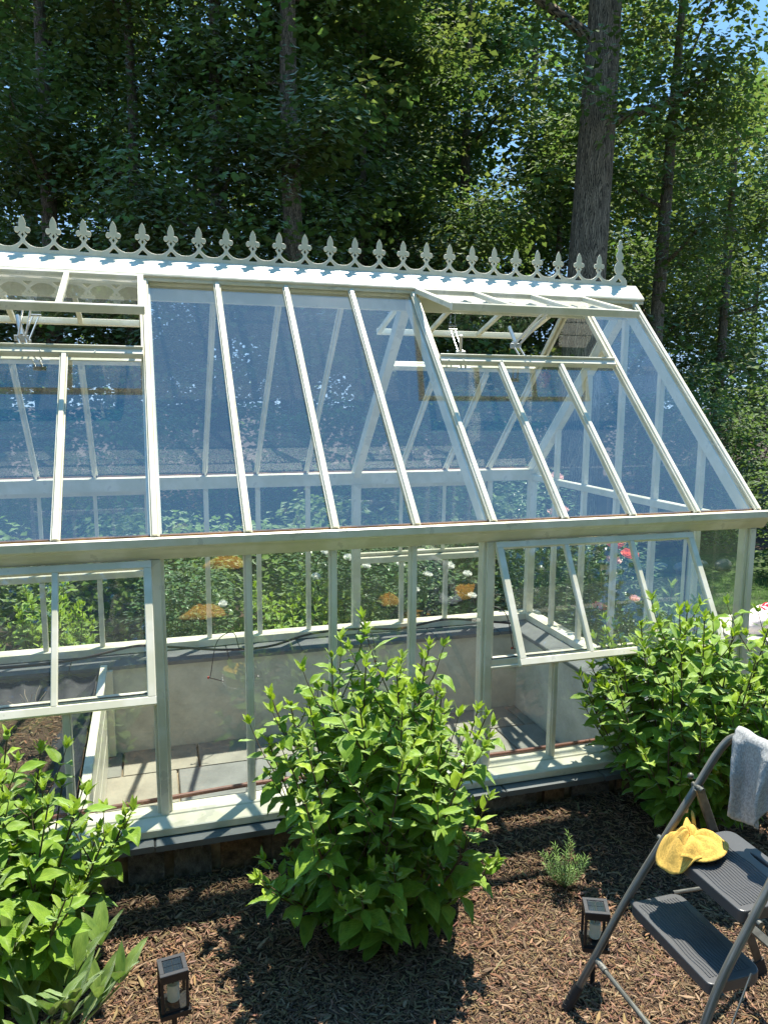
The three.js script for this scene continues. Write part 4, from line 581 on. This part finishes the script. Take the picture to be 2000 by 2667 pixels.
// ---------------------------------------------------------------- the woods behind
const treeLeaf = [0, 1].map(k => leafGeo(1, 0.85, { nl: 2, fold: 0.25, bow: 0.25 + 0.2 * k, wave: 0, stalk: 0.05, shape: t => Math.sin(Math.PI * t) }));
function sprayGeo(seed, n, R, size, flat) { // a twig's worth of leaves
  const r = rng(seed), L = []; for (let i = 0; i < n; i++) { const a = r() * 6.28, e = Math.pow(r(), 0.6), d = V(Math.cos(a), (r() - 0.6) * 0.9, Math.sin(a)).normalize(), q = V(Math.cos(a + r()) * R * e, (r() - 0.5) * R * flat - e * e * R * 0.25, Math.sin(a + r()) * R * e), y = V((r() - 0.5) * 0.9, 1, (r() - 0.5) * 0.9), x = y.cross(d).normalize(), m = new THREE.Matrix4().makeBasis(x, d.clone().cross(x), d); m.scale(V(1, 1, 1).multiplyScalar(size * (0.65 + 0.6 * r()))); m.setPosition(q); L.push({ m, k: i % 2 }); } return scatter(treeLeaf, L);
}
const sprays = [sprayGeo(1, 46, 0.55, 0.125, 0.7), sprayGeo(2, 46, 0.6, 0.115, 0.6), sprayGeo(3, 40, 0.5, 0.14, 0.8)];
const crownMat = phys({ color: lin(1, 1, 1), roughness: 1, transmission: 0.5, thickness: 0, ior: 1.25, clearcoat: 0.08, clearcoatRoughness: 0.5, side: THREE.DoubleSide });
const bark = std({ color: lin(0.56, 0.46, 0.37), roughness: 1, map: barkTex, bumpMap: barkTex, bumpScale: 0.012 });
const GREEN = [0.125, 0.2, 0.04]; // one leaf green for all the trees; light and shade do the rest
function tree(label, x, z, o) {
  const { h = 12, r0 = 0.12, crownR = 1.6, low = 0.8, n = 260, seed, lean = 0, far = 1.24, barkMat = bark, group, name = 'woodland_tree', leafScale = 1, limbs = 9, limbFrom = 0.16 } = o, r = rng(seed); x = -2.99 + (x + 2.99) * far; z = 3.226 + (z - 3.226) * far; const y0 = groundY(x, z) - 0.05;
  const T = thing(name, label, 'tree', [x, y0, z], 0, group);
  const pts = [V(0, 0, 0), V(lean * h * 0.2 + (r() - 0.5) * 0.15, h * 0.25, (r() - 0.5) * 0.2), V(lean * h * 0.5 + (r() - 0.5) * 0.3, h * 0.55, (r() - 0.5) * 0.3), V(lean * h * 0.9, h, 0)], c = new THREE.CatmullRomCurve3(pts, false, 'centripetal');
  const tg = taper(pts, [r0 * 1.25, r0, r0 * 0.86, r0 * 0.6, r0 * 0.2], 24, 14); const uv = tg.attributes.uv; for (let i = 0; i < uv.count; i++) uv.setXY(i, uv.getY(i) * (r0 > 0.2 ? 3 : 2), uv.getX(i) * h / (r0 * 3)); put('trunk', tg, barkMat, T);
  const tips = [];
  for (let k = 0; k < limbs; k++) { const t = limbFrom + (0.96 - limbFrom) * (k + r() * 0.6) / limbs, q = c.getPointAt(t), a = k * 2.4 + r(), len = crownR * (0.55 + 0.5 * r()), e = q.clone().add(V(Math.cos(a) * len, len * (0.3 + 0.5 * r()), Math.sin(a) * len)), m = q.clone().lerp(e, 0.5).add(V(0, -0.06 * len, 0)), rr = r0 * (0.42 - 0.22 * t); put('limb', taper([q, m, e], [rr, rr * 0.6, rr * 0.2], 8, 6), barkMat, T); tips.push([q, e]); }
  const o3 = new THREE.Object3D(), col = new THREE.Color(), tn = GREEN;
  for (let g = 0; g < 2; g++) {
    const im = new THREE.InstancedMesh(sprays[(seed + g) % 3], crownMat, Math.floor(n / 2)); im.name = 'crown'; im.userData = { kind: 'stuff' }; im.castShadow = im.receiveShadow = true;
    for (let i = 0; i < im.count; i++) {
      let p; if (r() < 0.55 && tips.length) { const [q, e] = tips[Math.floor(r() * tips.length)]; p = q.clone().lerp(e, 0.35 + 0.7 * r()).add(V((r() - 0.5) * 0.8, (r() - 0.4) * 0.7, (r() - 0.5) * 0.8)); }
      else { const y = low + (h - low) * Math.pow(r(), 0.9), tt = clamp(y / h), q = c.getPointAt(tt), a = r() * 6.28, prof = crownR * (0.55 + 0.6 * Math.sin(Math.PI * Math.pow((y - low) / (h - low + 0.3), 0.8))) * (0.75 + 0.5 * fbm(a * 1.2, y * 0.7, seed)); const e = Math.pow(r(), 0.45) * prof; p = q.clone().add(V(Math.cos(a) * e, 0, Math.sin(a) * e)); }
      if (p.y < low * 0.6) p.y = low * 0.6 + r() * 0.5;
      o3.position.copy(p); o3.rotation.set((r() - 0.5) * 0.7, r() * 6.28, (r() - 0.5) * 0.7); o3.scale.setScalar(leafScale * (0.75 + 0.5 * r())); o3.updateMatrix(); im.setMatrixAt(i, o3.matrix); const k = 0.7 + 0.7 * r(); im.setColorAt(i, col.setRGB(tn[0] * k * (0.85 + 0.4 * r()), tn[1] * k, tn[2] * k));
    }
    T.add(im);
  }
  return T;
}
const FR = 'trees at the front edge of the woods', BK = 'trees deep in the woods';
tree('massive straight grey trunk rising behind the right end of the ridge', 2.74, -6.3, { h: 15, r0: 0.33, crownR: 3.0, low: 6.1, n: 420, seed: 201, name: 'big_tree', lean: 0.02, limbs: 8, limbFrom: 0.46, group: FR });
tree('thick dark trunk behind the ridge left of the picture middle', -1.1, -6.9, { h: 13, r0: 0.17, crownR: 1.9, low: 1.6, n: 520, seed: 203, group: FR });
tree('dark tree behind the cresting a third from the left edge', -1.95, -7.9, { h: 13, r0: 0.14, crownR: 1.8, low: 1.5, n: 460, seed: 204, lean: 0.01, group: FR });
tree('straight dark trunk behind the second fleur from the left', -4.2, -9.2, { h: 13, r0: 0.15, crownR: 1.9, low: 1.2, n: 460, seed: 205, group: FR });
tree('slim dark tree at the left edge of the picture', -5.2, -10.4, { h: 13, r0: 0.1, crownR: 1.8, low: 1.0, n: 420, seed: 206, group: FR });
tree('leafy dark tree filling the gap between the left trunks', -3.1, -8.4, { h: 12, r0: 0.11, crownR: 1.7, low: 1.4, n: 420, seed: 207, group: FR });
tree('slender trunk behind the ridge centre, left one of a pair', 0.3, -8.9, { h: 13, r0: 0.075, crownR: 1.6, low: 2.0, n: 400, seed: 208, group: FR });
tree('slender trunk behind the ridge centre, right one of a pair', 0.82, -9.7, { h: 13, r0: 0.085, crownR: 1.6, low: 2.0, n: 400, seed: 209, lean: 0.01, group: FR });
tree('sunlit sapling with open crown left of the massive trunk', 1.75, -7.6, { h: 6.2, r0: 0.06, crownR: 1.3, low: 1.0, n: 210, seed: 210, group: FR });
tree('dark forked tree just right of the massive trunk', 4.25, -6.7, { h: 11, r0: 0.13, crownR: 1.6, low: 3.6, n: 170, seed: 211, lean: 0.02, group: FR });
tree('bright yellow-green tree right of the massive trunk catching the sun', 4.1, -9.4, { h: 8.5, r0: 0.09, crownR: 1.9, low: 2.0, n: 380, seed: 212, group: FR });
tree('slim dark tree near the right edge of the picture', 6.6, -8.1, { h: 9.5, r0: 0.1, crownR: 1.6, low: 2.4, n: 190, seed: 213, group: FR });
tree('airy green tree at the far right edge above the gable', 6.9, -10.6, { h: 9, r0: 0.11, crownR: 2.0, low: 1.8, n: 380, seed: 214, group: FR });
{ const r = rng(300); let k = 0; for (const [x0, z0] of [[-8, -13], [-6, -14.5], [-4, -12.5], [-2.2, -12], [-0.6, -13.5], [1.2, -12.4], [2.8, -14], [1.6, -15.5], [0.6, -20.5], [2.2, -17], [2.6, -11.6], [3.3, -16], [1.9, -13], [4.8, -12.6], [6.8, -14], [9, -12.5], [11, -14.5], [-7, -18], [-3.5, -18.5], [0, -18], [3.5, -19], [7.5, -18], [11.5, -19], [15, -17]]) tree('dense dark background tree standing deep in the woods', x0 + r(), z0 + r(), { h: (x0 > 2.5 ? 10.5 : 14) + 4 * r(), r0: 0.1 + 0.08 * r(), crownR: 2.3 + 0.6 * r(), low: 1.2, n: 270, seed: 310 + k++, leafScale: 1.25, group: BK, limbs: 6 }); }
function bush(label, x, z, h, rad, n, seed, far = 1.2) {
  x = -2.99 + (x + 2.99) * far; z = 3.226 + (z - 3.226) * far;
  const T = thing('undergrowth_bush', label, 'bush', [x, groundY(x, z) - 0.03, z], 0, 'bushes along the wood edge'), r = rng(seed), st = []; for (let k = 0; k < 9; k++) { const a = k * 2.4; st.push(taper([V(0, 0, 0), V(Math.cos(a) * rad * 0.3, h * 0.5, Math.sin(a) * rad * 0.3), V(Math.cos(a) * rad * 0.6, h * 0.9, Math.sin(a) * rad * 0.6)], [0.02, 0.012, 0.006], 5, 5)); } put('stems', mergeGeometries(st), bark, T);
  const im = new THREE.InstancedMesh(sprays[seed % 3], crownMat, n), o3 = new THREE.Object3D(), tn = GREEN; im.name = 'foliage'; im.userData = { kind: 'stuff' }; im.castShadow = im.receiveShadow = true;
  for (let i = 0; i < n; i++) { const a = r() * 6.28, y = h * (0.08 + 0.9 * r()), e = rad * Math.sqrt(r()) * (0.6 + 0.5 * Math.sin(y / h * 2.8)); o3.position.set(Math.cos(a) * e, y, Math.sin(a) * e); o3.rotation.set((r() - 0.5) * 0.8, r() * 6.28, (r() - 0.5) * 0.8); o3.scale.setScalar(0.5 + 0.3 * r()); o3.updateMatrix(); im.setMatrixAt(i, o3.matrix); const k = 0.7 + 0.7 * r(); im.setColorAt(i, lin(tn[0] * k, tn[1] * k, tn[2] * k)); } T.add(im);
}
bush('dark undergrowth bush behind the left end of the greenhouse', -5.2, -6.6, 2.6, 1.2, 150, 401);
bush('dark undergrowth bush behind the left roof panes', -3.2, -6.3, 2.4, 1.2, 150, 402);
bush('dark undergrowth bush behind the middle roof panes', -1.0, -6.0, 2.5, 1.2, 160, 403);
bush('mid green undergrowth bush left of the massive trunk', 1.0, -6.3, 2.7, 1.2, 160, 404);
bush('sunlit undergrowth bush behind the open right roof vent', 2.2, -7.4, 3.4, 1.1, 150, 405);
bush('dark bush on the lawn edge right of the gable', 4.4, -5.9, 2.6, 1.1, 160, 406);
bush('mid green bush at the far right behind the gable', 6.0, -6.6, 3.0, 1.3, 180, 407);
bush('low dark bush behind the back wall at far left', -4.6, -4.3, 1.25, 0.75, 90, 411, 1);
bush('low dark bush behind the back wall left of middle', -2.7, -4.6, 1.35, 0.85, 100, 412, 1);
bush('low green bush behind the back wall in the middle', -1.0, -4.7, 1.4, 0.85, 100, 413, 1);
bush('low dark bush behind the back right corner of greenhouse', 0.5, -4.5, 1.5, 0.7, 90, 414, 1);
bush('shaded bush at the right edge behind the white table', 4.6, -3.6, 1.9, 0.9, 130, 408);

// ---------------------------------------------------------------- behind the viewer: what the upright panes mirror
{ const g = new THREE.PlaneGeometry(40, 14, 20, 8); g.rotateX(-Math.PI / 2); g.translate(-3, 0.012, 10); const p = g.attributes.position; for (let i = 0; i < p.count; i++) p.setY(i, groundY(p.getX(i), p.getZ(i)) + 0.004); structure('front_lawn', meterUV(g), std({ color: lin(0.09, 0.165, 0.04), roughness: 1, map: stoneTex, bumpMap: coarseBump, bumpScale: 0.02 })); }
[[-11, 11], [-8.2, 12.4], [-5.4, 11.2], [-2.6, 12.6], [0.2, 11.4], [3, 12.4], [6, 11]].forEach(([x, z], k) => tree('broad green tree standing behind the viewer across the front lawn', x, z, { h: 13.5, r0: 0.18, crownR: 2.9, low: 0.8, n: 400, seed: 501 + k, leafScale: 1.6, far: 1, group: 'trees behind the viewer', limbs: 6 }));
renderer.render(scene, camera);
